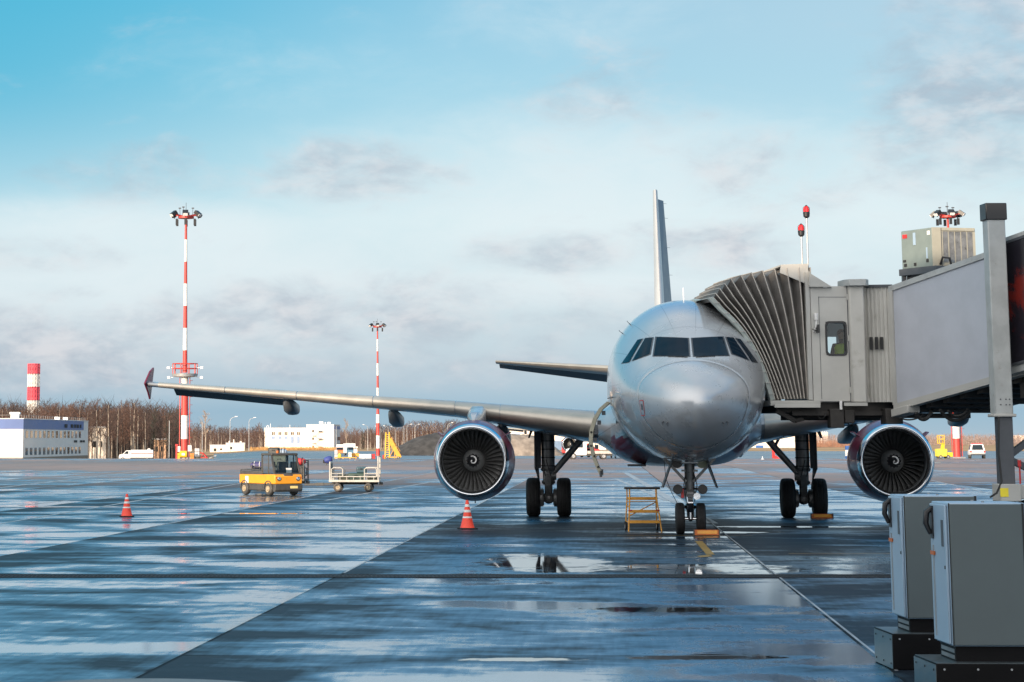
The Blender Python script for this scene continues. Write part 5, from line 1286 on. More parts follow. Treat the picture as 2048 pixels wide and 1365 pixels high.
def mast(px, Y, label, base_y, platform=True):
    loc = P_((px-VX)/FPX*Y, Y, zof(base_y, Y)); Hm = 31.0
    root = thing('floodlight_mast', label, 'floodlight mast', loc, 0, 'red and white floodlight masts')
    mb = MB(); zs = [0, 2.4, 5.3, 8.1, 10.1]
    for i in range(4): mb.lathe([(zs[i], .44-.02*zs[i]/10), (zs[i+1], .44-.02*zs[i+1]/10)], (0, 0, 0), (0, 0, 1), 18, i % 2)
    mb.build('lower_shaft', [M_steelr, M_steelr if False else M_steelw], root)
    mb = MB(); n = 7; z0, z1 = 10.6, 30.0
    for i in range(n): 
        a, b = z0+(z1-z0)*i/n, z0+(z1-z0)*(i+1)/n; r = lambda z: .30-.16*(z-z0)/(z1-z0)
        mb.lathe([(a, r(a)), (b, r(b))], (0, 0, 0), (0, 0, 1), 16, i % 2)
    mb.build('upper_shaft', [M_steelr, M_steelw], root)
    if platform:
        mb = MB(); mb.lathe([(10.0, .5), (10.1, 1.55), (10.45, 1.62), (10.5, .4)], (0, 0, 0), (0, 0, 1), 24); mb.build('service_platform', M_galv, root)
        mb = MB()
        for k in range(10):
            an = 2*math.pi*k/10; mb.cyl(P_(1.55*math.cos(an), 1.55*math.sin(an), 10.4), P_(1.55*math.cos(an), 1.55*math.sin(an), 11.7), .05, n=6)
        for z in (11.1, 11.7): mb.tube([P_(1.55*math.cos(2*math.pi*k/20), 1.55*math.sin(2*math.pi*k/20), z) for k in range(21)], .05, 6)
        mb.build('platform_rail', M_steelr, root)
        for an, z in ((.1, 11.2), (3.0, 11.2), (.2, 10.0), (2.9, 10.0)):
            mb = MB(); p = P_(2.1*math.cos(an), 2.1*math.sin(an)-.3, z); mb.bar(p*.72+P_(0, 0, z*.28), p, .06, .06); mb.box(p, (.35, .5, .28)); mb.build('camera', M_white, root)
    if platform:
        mb = MB(); r = .62
        for q in (-1, 1): mb.cyl(P_(r, q*.22, .2), P_(r, q*.22, 10.0), .045, n=6)
        for k in range(28): mb.cyl(P_(r, -.22, .4+k*.35), P_(r, .22, .4+k*.35), .02, n=5)
        for k in range(9): mb.tube([P_(r+.36*math.sin(t), .36*math.cos(t), 1.6+k) for t in [math.pi*j/6 for j in range(7)]], .022, 5)
        mb.cyl(P_(-.62, -.1, .2), P_(-.62, -.1, 10.0), .05, n=6)
        mb.build('ladder', M_steelr, root)
    else:
        mb = MB(); mb.cyl(P_(0, 0, 9.9), P_(0, 0, 10.8), .36, .30, 14); mb.build('joint_collar', M_steelr, root)
    mb = MB(); mb.lathe([(29.85, .2), (29.9, 1.0), (30.15, 1.0), (30.2, .2)], (0, 0, 0), (0, 0, 1), 20)
    for k in range(6):
        an = 2*math.pi*(k+.5)/6; mb.bar(P_(0, 0, 30.1), P_(1.7*math.cos(an), 1.7*math.sin(an), 30.4), .14, .14)
    mb.build('lamp_ring', M_steelr, root)
    for k in range(6):
        an = 2*math.pi*(k+.5)/6; c = P_(1.75*math.cos(an), 1.75*math.sin(an), 30.45)
        M = Matrix.Translation(c) @ Matrix.Rotation(an, 4, 'Z') @ Matrix.Rotation(R(38), 4, 'Y')
        mb = MB(); mb.box((0, 0, 0), (.75, .70, .42), 0, M); mb.box((.40, 0, 0), (.05, .6, .34), 1, M); mb.bar(c, c-P_(0, 0, .5), .1, .1)
        mb.box(P_(1.3*math.cos(an), 1.3*math.sin(an), 29.4), (.28, .28, .8)); mb.build('floodlight', [M_blackp, M_refl], root)
    mb = MB(); mb.cyl(P_(0, 0, 30.2), P_(0, 0, 31.9), .03, n=5)
    for an in (.5, 2.6, 4.4): mb.cyl(P_(.9*math.cos(an), .9*math.sin(an), 30.2), P_(.95*math.cos(an), .95*math.sin(an), 31.2), .03, n=5); mb.box(P_(.95*math.cos(an), .95*math.sin(an), 31.25), (.3, .3, .12))
    mb.build('antenna', M_dgrey, root)
    mb = MB(); mb.lohi((-.8, -.8, -.3), (.8, .8, .12)); mb.build('footing', M_galv, root)
mast(369, 283, 'tall red and white floodlight mast behind the left wing tip', 917)
mast(756, 520, 'farther red and white floodlight mast behind the left wing', 918, False)
mast(1913, 283, 'red and white floodlight mast behind the jet bridge and right engine', 916)

# red and white lattice tower beyond the woods
Yt = 640.; lt = far(65.5, Yt)
tower = thing('lattice_tower', 'red and white banded lattice tower rising behind the trees', 'tower', lt)
zt1 = zof(729, Yt)-lt.z; zl = [zof(818+26*3, Yt)-lt.z-12, zof(802, Yt)-lt.z, zof(775.5, Yt)-lt.z, zof(749.5, Yt)-lt.z, zt1]; zl[0] = 0
Rt = 1.72
def lat(a, b): 
    mb = MB(); n = 14; nz = max(2, int((b-a)/1.1))
    for k in range(n):
        an = 2*math.pi*k/n; mb.cyl(P_(Rt*math.cos(an), Rt*math.sin(an), a), P_(Rt*math.cos(an), Rt*math.sin(an), b), .09, n=5)
        for i in range(nz):
            u, v = a+(b-a)*i/nz, a+(b-a)*(i+1)/nz; a2 = 2*math.pi*(k+1)/n
            mb.tube([P_(Rt*math.cos(an), Rt*math.sin(an), u), P_(Rt*math.cos(a2), Rt*math.sin(a2), v)], .06, 4)
            mb.tube([P_(Rt*math.cos(a2), Rt*math.sin(a2), u), P_(Rt*math.cos(an), Rt*math.sin(an), v)], .06, 4)
    for i in range(nz+1):
        z = a+(b-a)*i/nz; mb.tube([P_(Rt*1.02*math.cos(2*math.pi*k/14), Rt*1.02*math.sin(2*math.pi*k/14), z) for k in range(15)], .07, 5)
    mb.lathe([(a, Rt*.8), (b, Rt*.8)], (0, 0, 0), (0, 0, 1), 14)
    return mb
M_towerr = mat('tower_red', (.70, .10, .14), .55)
for i, m_ in ((0, M_steelw), (1, M_towerr), (2, M_steelw), (3, M_towerr)): lat(zl[i], zl[i+1]).build('tower_section', m_, tower)

# left building with a blue band
M_bw = mat('facade_white', (.70, .68, .65), .5, 0., .05, .2); M_bb = mat('facade_blue', (.10, .16, .36), .5, 0., .08, .2); M_bg = mat('facade_grey', (.52, .53, .55), .5, 0., .05, .2); M_pl = mat('plinth_brown', (.26, .20, .15), .7)
C0 = far(46, 430.); C1 = P_((176-VX)/FPX*492, 492, 0); C0.z = zof(921, 430)
lb = thing('office_building', 'long white and blue two-storey building at the left edge of the apron', 'building', C0)
u = Vector((C1.x-C0.x, C1.y-C0.y, 0)); Lr = u.length; u.normalize(); v = Vector((-1, 0, 0)); Hb = zof(838.5, 430)-C0.z
def lbq(mb, s0, s1, z0, z1, out, th=.06):      # panel on the right-hand wall
    n = Vector((u.y, -u.x, 0)); p = [u*s+n*out+P_(0, 0, z) for s, z in ((s0, z0), (s1, z0), (s1, z1), (s0, z1))]; mb.prism(p, n*th); return mb
bl = v*30
mb = MB(); mb.prism([P_(0, 0, 0), u*Lr, u*Lr+bl, bl], (0, 0, Hb)); mb.build('wall', M_bw, lb)
mb = MB(); mb.prism([P_(.05, -.05, Hb-1.9), u*Lr*.92+P_(.05, -.05, Hb-1.9), u*Lr*.92+bl+P_(0, 0, Hb-1.9), bl+P_(0, -.05, Hb-1.9)], (0, 0, 1.86)); mb.build('blue_band', M_bb, lb)
mb = MB(); mb.prism([P_(.08, -.08, 0), u*Lr+P_(.08, 0, 0), u*Lr+bl, bl+P_(0, -.08, 0)], (0, 0, .55)); mb.build('plinth', M_pl, lb)
mb = MB(); mb.prism([P_(.12, -.12, Hb), u*Lr+P_(.12, 0, Hb), u*Lr+bl+P_(0, 0, Hb), bl+P_(0, -.12, Hb)], (0, 0, .12)); mb.build('roof', M_white, lb)
for i in range(14):
    s = 2.0+i*(Lr*.90-2)/14; w = (Lr*.9-2)/14
    for z0, z1 in ((1.0, 2.35), (4.25, 5.6)):
        mb = MB(); lbq(mb, s+.2, s+w*.55, z0, z1, .0, .05); mb.build('window', M_winglass, lb)
for s0, s1 in ((.60, .64), (.70, .735), (.755, .785), (.80, .83), (.85, .87)):
    mb = MB(); lbq(mb, Lr*s0, Lr*s1, Hb-1.45, Hb-.75, .12); mb.build('band_window', M_dark, lb)
for s0, s1 in ((.76, .81), (.86, .90), (.91, .94)):
    mb = MB(); lbq(mb, Lr*s0, Lr*s1, 3.3, 3.75, .02); mb.build('small_window', M_dark, lb)
mb = MB(); mb.lohi((-2.8, 3, Hb), (-1.3, 5, Hb+1.25)); mb.lohi((-3.0, 2.9, Hb+.9), (-1.1, 5.1, Hb+1.3)); mb.build('roof_vent', M_white, lb)
for s in (.55, .68):
    mb = MB(); p = u*Lr*s; mb.lohi((p.x-1.3, p.y-.5, Hb+.1), (p.x-.3, p.y+.5, Hb+.7)); mb.cyl(P_(p.x-.8, p.y-.51, Hb+.4), P_(p.x-.8, p.y-.53, Hb+.4), .24, n=12); mb.build('roof_unit', M_white, lb)
mb = MB()
for i in range(30):
    p = u*(Lr*i/30)+P_(-.3, 0, Hb); mb.cyl(p, p+P_(0, 0, .7), .03, n=4)
mb.bar(P_(-.3, 0, Hb+.7), u*Lr+P_(-.3, 0, Hb+.7), .04, .04); mb.bar(P_(-.3, 0, Hb+.7), bl+P_(0, 0, Hb+.7), .04, .04); mb.build('roof_rail', M_galv, lb)

# white buildings beyond the grass
Yw = 1040.
def block(name, label, cat, px0, px1, ytop, Y, dep, m, base_y=904, skew=0.):
    a = far(px0, Y); a.z = min(a.z, zof(base_y, Y)); w = (px1-px0)/S(Y); h = zof(ytop, Y)-a.z
    root = thing(name, label, cat, a, skew); mb = MB(); mb.lohi((0, 0, 0), (w, dep, h)); mb.build('wall', m, root)
    mb = MB(); mb.lohi((-.15, -.15, h), (w+.15, dep, h+.35)); mb.build('roof_edge', M_bg, root)
    return root, w, h
def pane(root, x0, x1, z0, z1, m, nm='window', y=0.):
    mb = MB(); mb.lohi((x0, y-.12, z0), (x1, y-.0, z1)); mb.build(nm, m, root)
M_cream = mat('facade_cream', (.78, .70, .60), .6, 0., .05, .1); M_lb = mat('pale_blue_glass', (.24, .33, .50), .3)
r1, w, h = block('white_building', 'white three-storey building with pale blue windows beyond the apron', 'building', 529, 613, 857.5, Yw, 14, M_cream)
for i, x in enumerate((3.4, 6.4, 9.2, 12.1, 14.9)):
    pane(r1, x, x+.45, h-3.0, h-1.6, M_dark); pane(r1, x+.75, x+1.2, h-3.0, h-1.6, M_dark)
    pane(r1, x-.1, x+1.3, h-4.8 if i < 3 else h-6.8, h-3.5, M_lb)
    if i < 3: pane(r1, x, x+.4, h-6.6, h-5.2, M_bg); pane(r1, x+.8, x+1.2, h-6.6, h-5.2, M_bg)
mb = MB(); mb.tube([P_(1.0, 2, h), P_(1.0, 2, h+1.1), P_(1.4, 2, h+1.4), P_(1.9, 2, h+1.1), P_(1.9, 2, h+.3)], .16, 6); mb.cyl(P_(2.7, 2, h), P_(2.7, 2, h+2.2), .12, n=6); mb.cyl(P_(11.6, 2, h), P_(11.6, 2, h+1.7), .1, n=6); mb.build('roof_pipe', M_white, r1)
r2, w, h = block('white_building', 'taller white building with an outside fire stair and a shade-tinted side', 'building', 613, 668, 851, Yw-15, 26, M_cream, 906, R(-7))
for z in (h-3.2, h-6.6, h-10.2): pane(r2, 2.6, 3.3, z, z+1.1, M_dark)
mb = MB()
for z in (h-2.6, h-6.0, h-9.6): mb.lohi((5.6, -1.1, z-.5), (7.2, -.1, z-.38)); mb.lohi((5.6, -1.1, z-.4), (7.2, -1.05, z+.1)); mb.lohi((2.6, -1.1, z-2.2), (4.2, -.1, z-2.1))
for z in (h-3.1, h-6.5): mb.bar(P_(5.7, -.9, z), P_(3.8, -.9, z-1.7), .12, .12); mb.bar(P_(3.8, -.9, z-1.7), P_(5.7, -.9, z-3.4), .10, .10)
mb.build('fire_stair', M_dgrey, r2)
for x0, x1, hh in ((5.4, 7.2, 1.3), (8.0, 8.4, 1.0), (9.2, 10.6, 1.1)):
    mb = MB(); mb.lohi((x0, 3, h+.3), (x1, 6, h+.3+hh)); mb.build('roof_unit', M_white, r2)
mb = MB(); mb.lohi((w, .1, 0), (w+.12, 25.9, h-1.8)); mb.build('shaded_side', M_bg, r2)  # side toned grey: its shade is put into the colour
mb = MB(); mb.lohi((w, .1, h-1.8), (w+.18, 25.9, h-.4)); mb.build('blue_band', M_bb, r2)
for z in (2.5, 5.6):
    mb = MB(); mb.lohi((w+.1, 14, z), (w+.2, 25, z+1.5)); mb.build('side_window', M_winglass, r2)
r3, w, h = block('low_shed', 'low cream shed with small chimneys in front of the bare trees', 'building', 452, 489, 887.5, 900., 8, M_cream)
mb = MB(); mb.lohi((1.0, 2, h), (1.5, 2.5, h+1.0)); mb.lohi((2.8, 2, h), (3.2, 2.5, h+1.6)); mb.lohi((5.4, 2, h), (6.1, 2.7, h+.9)); mb.build('chimney', M_cream, r3)
pane(r3, 1.5, 2.4, 1.0, 2.0, M_dark)
r4, w, h = block('low_shed', 'long low cream shed beside the one with chimneys', 'building', 420, 452, 891.5, 905., 6, M_cream); pane(r4, 1.5, 2.5, .3, 1.5, M_dark); pane(r4, 4, 4.8, .8, 1.5, M_dark)
r5, w, h = block('brick_house', 'sunlit orange house half hidden among the trees', 'building', 305, 334, 880, 560., 8, mat('brick_orange', (.52, .32, .20), .8), 915); pane(r5, .6, 1.3, 1.8, 3., M_dark); pane(r5, 2.2, 2.7, 1.8, 3., M_dark)
r6, w, h = block('brick_house', 'pale house glimpsed between trunks beside the left building', 'building', 178, 214, 856, 585., 8, M_cream, 915); pane(r6, 1., 1.8, 3, 4.5, M_dark); pane(r6, 2.8, 3.4, 3, 4.5, M_dark)
r7, w, h = block('hangar', 'long white hangar with blue doors beyond the right main gear', 'hangar', 1478, 1597, 866, 1100., 20, M_cream, 903); pane(r7, 8.0, 11.6, .4, 2.9, mat('door_blue', (.04, .13, .36), .5), 'door'); pane(r7, 13, 17, .3, 1.2, mat('strip_green', (.12, .28, .16), .6), 'green_strip'); pane(r7, 18, 18.7, .2, 1.8, M_dark, 'door')
mb = MB(); mb.prism([P_(16.5, -.1, h), P_(28.6, -.1, h), P_(28.6, -.1, h+1.6), P_(22, -.1, h+1.6)], (0, 15, 0)); mb.build('roof', M_cream, r7)
pane(r7, 19.5, 24.5, h-1.2, h-.3, M_olive_ := mat('hangar_olive', (.32, .27, .15), .6), 'sign_band')
for z in (1.2, 2.2, 3.2, 4.2): pane(r7, 27.2, 28.6, z, z+.5, M_steelr, 'red_stripe')
r8, w, h = block('apartment_block', 'distant cream apartment block above the reddish bushes', 'building', 1635, 1656, 865.5, 2300., 14, mat('facade_far', (.74, .60, .48), .7), 893)
for i in range(5):
    for k in range(4): pane(r8, 1+i*1.9, 1.9+i*1.9, 6.5+k*2.4, 7.9+k*2.4, M_bg)
r9, w, h = block('hangar', 'white flat hangar seen between left engine and main gear', 'hangar', 1000, 1212, 860, 900., 20, M_cream, 905)
pane(r9, 1., 8, h-3.4, h-1.6, M_lb, 'window_band'); pane(r9, 20, 30, .5, 4.5, mat('door_slate', (.16, .24, .36), .5), 'door')
r10, w, h = block('apartment_block', 'faint cream block above the far woods by the bridge column', 'building', 2020, 2070, 872, 2300., 14, mat('facade_far', (.74, .60, .48), .7), 893)
for i in range(6): pane(r10, 1+i*3.5, 2.6+i*3.5, 4, 6, M_bg)

# heaps of gravel
def heap(name, label, px0, px1, ytop, Y, m, prof, seed):
    rnd = random.Random(seed); a, b = far(px0, Y), far(px1, Y); w = b.x-a.x; h = zof(ytop, Y)-a.z; cen = (a+b)/2
    o = MB(); nx, ny = 40, 12; rs = []
    for j in range(ny+1):
        v_ = j/ny; row = []
        for i in range(nx+1):
            u_ = i/nx; e = math.sin(math.pi*v_)**.8*prof(u_)
            e += (rnd.random()-.5)*.06*(1 if 0 < i < nx and 0 < j < ny else 0)
            row.append(P_((u_-.5)*w, (v_-.5)*w*.7, max(0, e)*h-.1))
        rs.append(row)
    o.rings(rs, 0, True, False); ob = o.build(name, m, None, ang=70); ob.location = cen; ob['label'] = label; ob['category'] = 'gravel heap'
heap('gravel_heap', 'large dark grey gravel heap left of the airliner engine', 782, 1010, 864, 560., mat('gravel_dark', (.045, .044, .044), .95, 0., .4, .6, bump=.6, bscale=3.), lambda u: math.sin(math.pi*u)**.6 if u < .5 else math.sin(math.pi*u)**.8, 3)
heap('gravel_heap', 'lighter brown earth heap between left engine and main gear', 930, 1124, 864, 530., mat('earth_brown', (.24, .20, .165), .95, 0., .3, .5, bump=.6, bscale=3.), lambda u: math.sin(math.pi*u)**.7*(1+.08*math.sin(9*u)), 4)
# ------------------------------------------------------------------ far vehicles and ground equipment
def small_wheels(root, xs, y, r, w=.25):
    for x in xs:
        for q in (-1, 1):
            mb = MB(); tyre(mb, P_(x, q*y, r), r, w, (0, 1, 0), 0, 1, 18); mb.build('wheel', [M_charc, M_galv], root)
def truck(label, loc, rz, Lb, cabm, boxm, stripe=None, Hh=2.1, Wd=1.9):
    """local x forward: bonneted cab and a long body"""
    root = thing('truck', label, 'truck', loc, rz); h = Wd/2
    mb = MB(); mb.prism([P_(x, -h+.05, z) for x, z in ((0, .5), (0, 2.0), (.9, 2.0), (1.5, 1.35), (2.25, 1.15), (2.35, .45), (.1, .45))], (0, Wd-.1, 0)); mb.build('cab', cabm, root, bevel=.06)
    for q in (-1, 1):
        mb = MB(); y = q*(h-.045); mb.prism([P_(x, y, z) for x, z in ((.45, 1.32), (.45, 1.85), (.88, 1.85), (1.35, 1.32))], (0, q*.01, 0)); mb.build('side_window', M_winglass, root)
    mb = MB(); mb.prism([P_(.93, -h+.12, 1.95), P_(1.5, -h+.12, 1.40), P_(1.5, h-.12, 1.40), P_(.93, h-.12, 1.95)], (.03, 0, .03)); mb.build('windscreen', M_winglass, root)
    mb = MB(); mb.lohi((-Lb, -h, .62), (-.05, h, Hh)); mb.build('cargo_body', boxm, root, bevel=.03)
    mb = MB(); mb.lohi((-Lb+.1, -h+.2, .4), (2.1, h-.2, .64)); mb.build('frame', M_charc, root)
    if stripe:
        for q in (-1, 1): mb = MB(); mb.lohi((-Lb+.05, q*h-.012, 1.30), (-.1, q*h+.012, 1.45)); mb.build('red_stripe', stripe, root)
    mb = MB(); mb.lohi((2.25, -h+.1, .4), (2.42, h-.1, .65)); mb.build('bumper', M_dgrey, root)
    small_wheels(root, (-Lb+1.1, 1.55), h-.14, .36)
    return root
g_ = far(286, 445.); g_.z = zof(921.5, 445.)
truck('white truck with a red stripe parked before the bare trees', (g_.x-2.3, 445., g_.z), R(180), 4.3, M_white, M_white, M_red)
truck('orange and white truck parked by the white building', far(682, 560.), R(-95), 4.2, mat('truck_orange', (.55, .16, .04), .5), M_white, None, 2.7, 2.2)
truck('blue-grey truck with white body behind the yellow lighting unit', far(702, 545.), R(-80), 4.2, mat('truck_blue', (.10, .20, .28), .5), M_white, None, 2.9, 2.2)
truck('low white truck parked behind the left main gear', far(1172, 262.), R(178), 3.0, M_white, M_cart, None, .95, 1.9)
truck('red and white service truck behind the left main gear brace', far(1168, 330.), R(-8), 3.2, M_red, M_red, None, 2.5, 2.2)

def car(label, loc, rz, m):
    root = thing('van', label, 'van', loc, rz)
    mb = MB(); mb.prism([P_(x, -.90, z) for x, z in ((-2.1, .40), (-2.15, .95), (-2.0, 1.02), (1.2, 1.02), (2.2, .90), (2.25, .40))], (0, 1.8, 0)); mb.build('body', m, root, bevel=.08)
    rs = [[P_(-2.08, -.86, 1.0), P_(1.3, -.86, 1.0), P_(1.3, .86, 1.0), P_(-2.08, .86, 1.0)], [P_(-1.85, -.68, 1.72), P_(.5, -.68, 1.72), P_(.5, .68, 1.72), P_(-1.85, .68, 1.72)]]
    mb = MB(); mb.rings(rs, 0, False); mb.build('cabin', m, root, bevel=.05)
    mb = MB(); mb.prism([P_(-2.09, -.66, 1.04), P_(-1.90, -.54, 1.64), P_(-1.90, .54, 1.64), P_(-2.09, .66, 1.04)], (-.012, 0, 0)); mb.build('rear_window', M_winglass, root)
    for q in (-1, 1):
        mb = MB(); mb.prism([P_(-1.8, q*.855, 1.08), P_(-1.65, q*.715, 1.62), P_(.4, q*.715, 1.62), P_(1.0, q*.855, 1.08)], (0, q*.012, 0)); mb.build('side_window', M_winglass, root)
        mb = MB(); mb.lohi((-2.18, q*.78-.10, .72), (-2.12, q*.78+.10, .95)); mb.build('tail_light', M_red, root)
    mb = MB(); mb.lohi((-2.24, -.86, .42), (-2.10, .86, .62)); mb.build('bumper', M_dgrey, root, bevel=.02)
    mb = MB(); mb.lohi((-2.175, -.26, .70), (-2.15, .26, .82)); mb.build('number_plate', M_refl, root)
    mb = MB(); mb.lohi((-.9, -.6, 1.72), (-.7, .6, 1.82)); mb.build('light_bar', M_redl, root)
    small_wheels(root, (-1.35, 1.4), .80, .33, .22)
car('white van seen from behind at the far apron edge beyond the bridge column', far(1952, 274.), R(77), M_white)

def unit(name, label, cat, px0, px1, y0, y1, Y, m, dep=1., legs=.12, extra=None, mt=None):
    a = far((px0+px1)/2, Y); a.z = min(a.z, zof(y1, Y)); w = (px1-px0)/S(Y); h = zof(y0, Y)-a.z
    root = thing(name, label, cat, a)
    mb = MB(); mb.lohi((-w/2, -dep/2, h*legs), (w/2, dep/2, h)); mb.build('housing', m, root, bevel=min(w, h)*.05)
    mb = MB(); mb.lohi((-w/2-.01, -dep/2-.012, h*(legs+.45)), (w/2+.01, -dep/2+.01, h*(legs+.48))); mb.lohi((-.012, -dep/2-.012, h*(legs+.05)), (.012, -dep/2+.01, h*.95)); mb.build('door_joint', M_dgrey, root)
    mb = MB()
    for sx in (-1, 1):
        for sy in (-1, 1): mb.lohi((sx*w*.42-.04, sy*dep*.4-.04, 0), (sx*w*.42+.04, sy*dep*.4+.04, h*legs+.02))
    mb.build('feet', M_charc, root)
    return root, w, h
YM = 279.
M_tanky = mat('tank_yellow', (.80, .48, .03), .45)
# kit round the foot of the near mast
loc = far(367, YM-3); tk = thing('yellow_tank', 'yellow round-ended tank at the foot of the near mast', 'tank', loc)
mb = MB(); mb.lathe([(-.46, .001), (-.45, .34), (-.40, .42), (.40, .42), (.45, .34), (.46, .001)], (0, 0, .52), (1, 0, 0), 22); mb.build('tank_body', M_tanky, tk)
mb = MB(); mb.lohi((-.3, -.40, 0), (-.2, .40, .2)); mb.lohi((.2, -.40, 0), (.3, .40, .2)); mb.build('feet', M_charc, tk)
mb = MB(); mb.lohi((-.18, -.44, .40), (.18, -.415, .66)); mb.build('sign_plate', M_refl, tk)
unit('control_cabinet', 'small white cabinet left of the near mast foot', 'cabinet', 353, 361, 893, 917, YM+1, M_white, .5, .55)
unit('control_cabinet', 'white cabinet on legs right of the near mast foot', 'cabinet', 376, 383.5, 891, 917, YM+1.5, M_white, .5, .55)
unit('control_cabinet', 'tall grey cabinet standing apart to the right of the near mast', 'cabinet', 390, 399, 897, 919, YM-1, M_bg, .5, .25)
unit('yellow_box', 'narrow yellow box beside the tank at the near mast', 'box', 355.5, 360, 906, 919, YM-3, M_tanky, .5, .1)
unit('orange_box', 'orange equipment box right of the yellow tank', 'box', 381, 388, 907, 919, YM-3, mat('box_orange', (.70, .22, .03), .5), .6, .1)
rp = thing('red_post', 'red post standing left of the near mast cabinets', 'post', far(353.5, YM-2)); mb = MB(); mb.cyl((0, 0, 0), (0, 0, 1.6), .12, n=8); mb.build('pole', M_red, rp); mb = MB(); mb.lohi((-.16, -.16, 1.5), (.16, .16, 1.75)); mb.build('cap', M_red, rp)
fr = thing('folded_barrier', 'folded red tubular frame to the right of the near mast', 'barrier', far(407, YM-2))
mb = MB(); mb.tube([P_(-.4, 0, .7), P_(.0, 0, .65), P_(.45, .2, .15)], .07, 6); mb.tube([P_(-.35, 0, .05), P_(0, .1, .6), P_(.4, 0, .05)], .07, 6); mb.build('tubes', M_red, fr)
mb = MB(); mb.box((.1, 0, .12), (.9, .3, .08)); mb.build('foot_bar', M_red, fr)
mt = thing('inclined_ramp', 'thin pale ramp arm lying at the taxiway edge beyond the red frame', 'ramp', far(424, YM))
mb = MB(); mb.bar((-.35, 0, .05), (.55, 0, .42), .1, .1); mb.build('arm', M_galv, mt); mb = MB(); mb.bar((.45, 0, 0), (.45, 0, .4), .08, .08); mb.build('stand', M_galv, mt)
# kit left of the farther mast
YK = 268.
unit('white_container', 'white ribbed container left of the farther mast foot', 'container', 718, 742, 908.5, 918, YK, M_white, 1.0, .12)
unit('red_drum_box', 'red equipment box between white container and farther mast', 'box', 743, 750, 908, 918.5, YK, M_red, .6, .1)
unit('red_drum_box', 'red equipment box at the foot of the yellow stairs', 'box', 765, 770, 910, 918, YK+1, M_red, .5, .1)
unit('white_bin', 'upright white unit between the yellow ball and the lighting trailer', 'bin', 697, 703, 905, 916, YK+1, M_white, .4, .2)
unit('grey_column_box', 'tall pale grey box at the left end of the equipment row', 'box', 669, 675, 900, 918, YK+2, M_bg, .4, .05)
yb = thing('yellow_buoy', 'bright yellow rounded tank in the equipment row', 'tank', far(679, YK)); mb = MB(); mb.lathe([(0, .12), (.08, .18), (.3, .21), (.48, .18), (.58, .08), (.6, .01)], (0, 0, .05), (0, 0, 1), 16); mb.build('tank_body', mat('lemon', (.80, .68, .08), .5), yb); mb = MB(); mb.cyl((0, 0, 0), (0, 0, .08), .2, n=12); mb.build('foot', M_charc, yb)
lt_ = thing('lighting_trailer', 'orange trailer with a cream lamp unit in the equipment row', 'trailer', far(711, YK+2))
mb = MB(); mb.lohi((-.45, -.5, .22), (.45, .5, .62)); mb.build('housing', M_ylw2, lt_, bevel=.03); mb = MB(); mb.cyl((0, 0, .6), (0, 0, 1.0), .06, n=8); mb.lohi((-.22, -.15, .7), (.2, .15, 1.15)); mb.build('mast_head', M_cream, lt_)
for q in (-1, 1): mb = MB(); mb.box((q*.14, -.1, 1.32), (.22, .22, .2)); mb.build('lamp', M_cream, lt_)
small_wheels(lt_, (0,), .5, .18, .12)
bar_ = thing('barrier', 'low orange barrier running along the equipment row', 'barrier', far(693, YK-1)); mb = MB(); mb.lohi((-1.4, -.03, .10), (1.2, .03, .2)); mb.build('rail', M_ylw2, bar_); mb = MB(); [mb.lohi((x-.04, -.15, 0), (x+.04, .15, .14)) for x in (-1.3, -.4, .4, 1.1)]; mb.build('feet', M_ylw2, bar_)
# yellow stairs
sl = far(784, YK); stx = thing('yellow_stairs', 'tall yellow wheeled access stairs beside the gravel heap', 'stairs', sl)
mb = MB()
for x in (-.85, -.32): mb.bar(P_(x, 0, 0), P_(x*.72-.1, 0, 3.1), .10, .10)
for k in range(11): 
    t = .08+k*.083; mb.bar(P_(-.85+.14*t, 0, 3.1*t), P_(-.32+.02*t, 0, 3.1*t), .05, .05)
mb.build('ladder', M_tanky, stx)
mb = MB(); mb.bar(P_(-.3, 0, 2.3), P_(.9, 0, .1), .12, .5); mb.bar(P_(-.3, .6, 2.3), P_(.9, .6, .1), .12, .12); mb.bar(P_(-.3, .3, 2.9), P_(.95, .3, .9), .06, .06); mb.bar(P_(-.3, .3, 2.6), P_(.95, .3, .6), .05, .05)
for k in range(5): mb.bar(P_(.9-k*.26, .3, .25+k*.46), P_(.9-k*.26, .3, .95+k*.46), .05, .05)
mb.build('stair_flight', M_ylw2, stx)
mb = MB(); mb.lohi((-.95, -.3, .12), (1.0, .9, .24)); mb.bar(P_(-.3, 0, 0), P_(-.3, 0, 2.4), .09, .09); mb.bar(P_(.3, 0, 0), P_(.3, 0, 1.4), .08, .08); mb.bar(P_(-.3, 0, .2), P_(.3, 0, 1.3), .06, .06); mb.build('frame', M_ylw2, stx)
small_wheels(stx, (-.7, .7), .5, .14, .1)
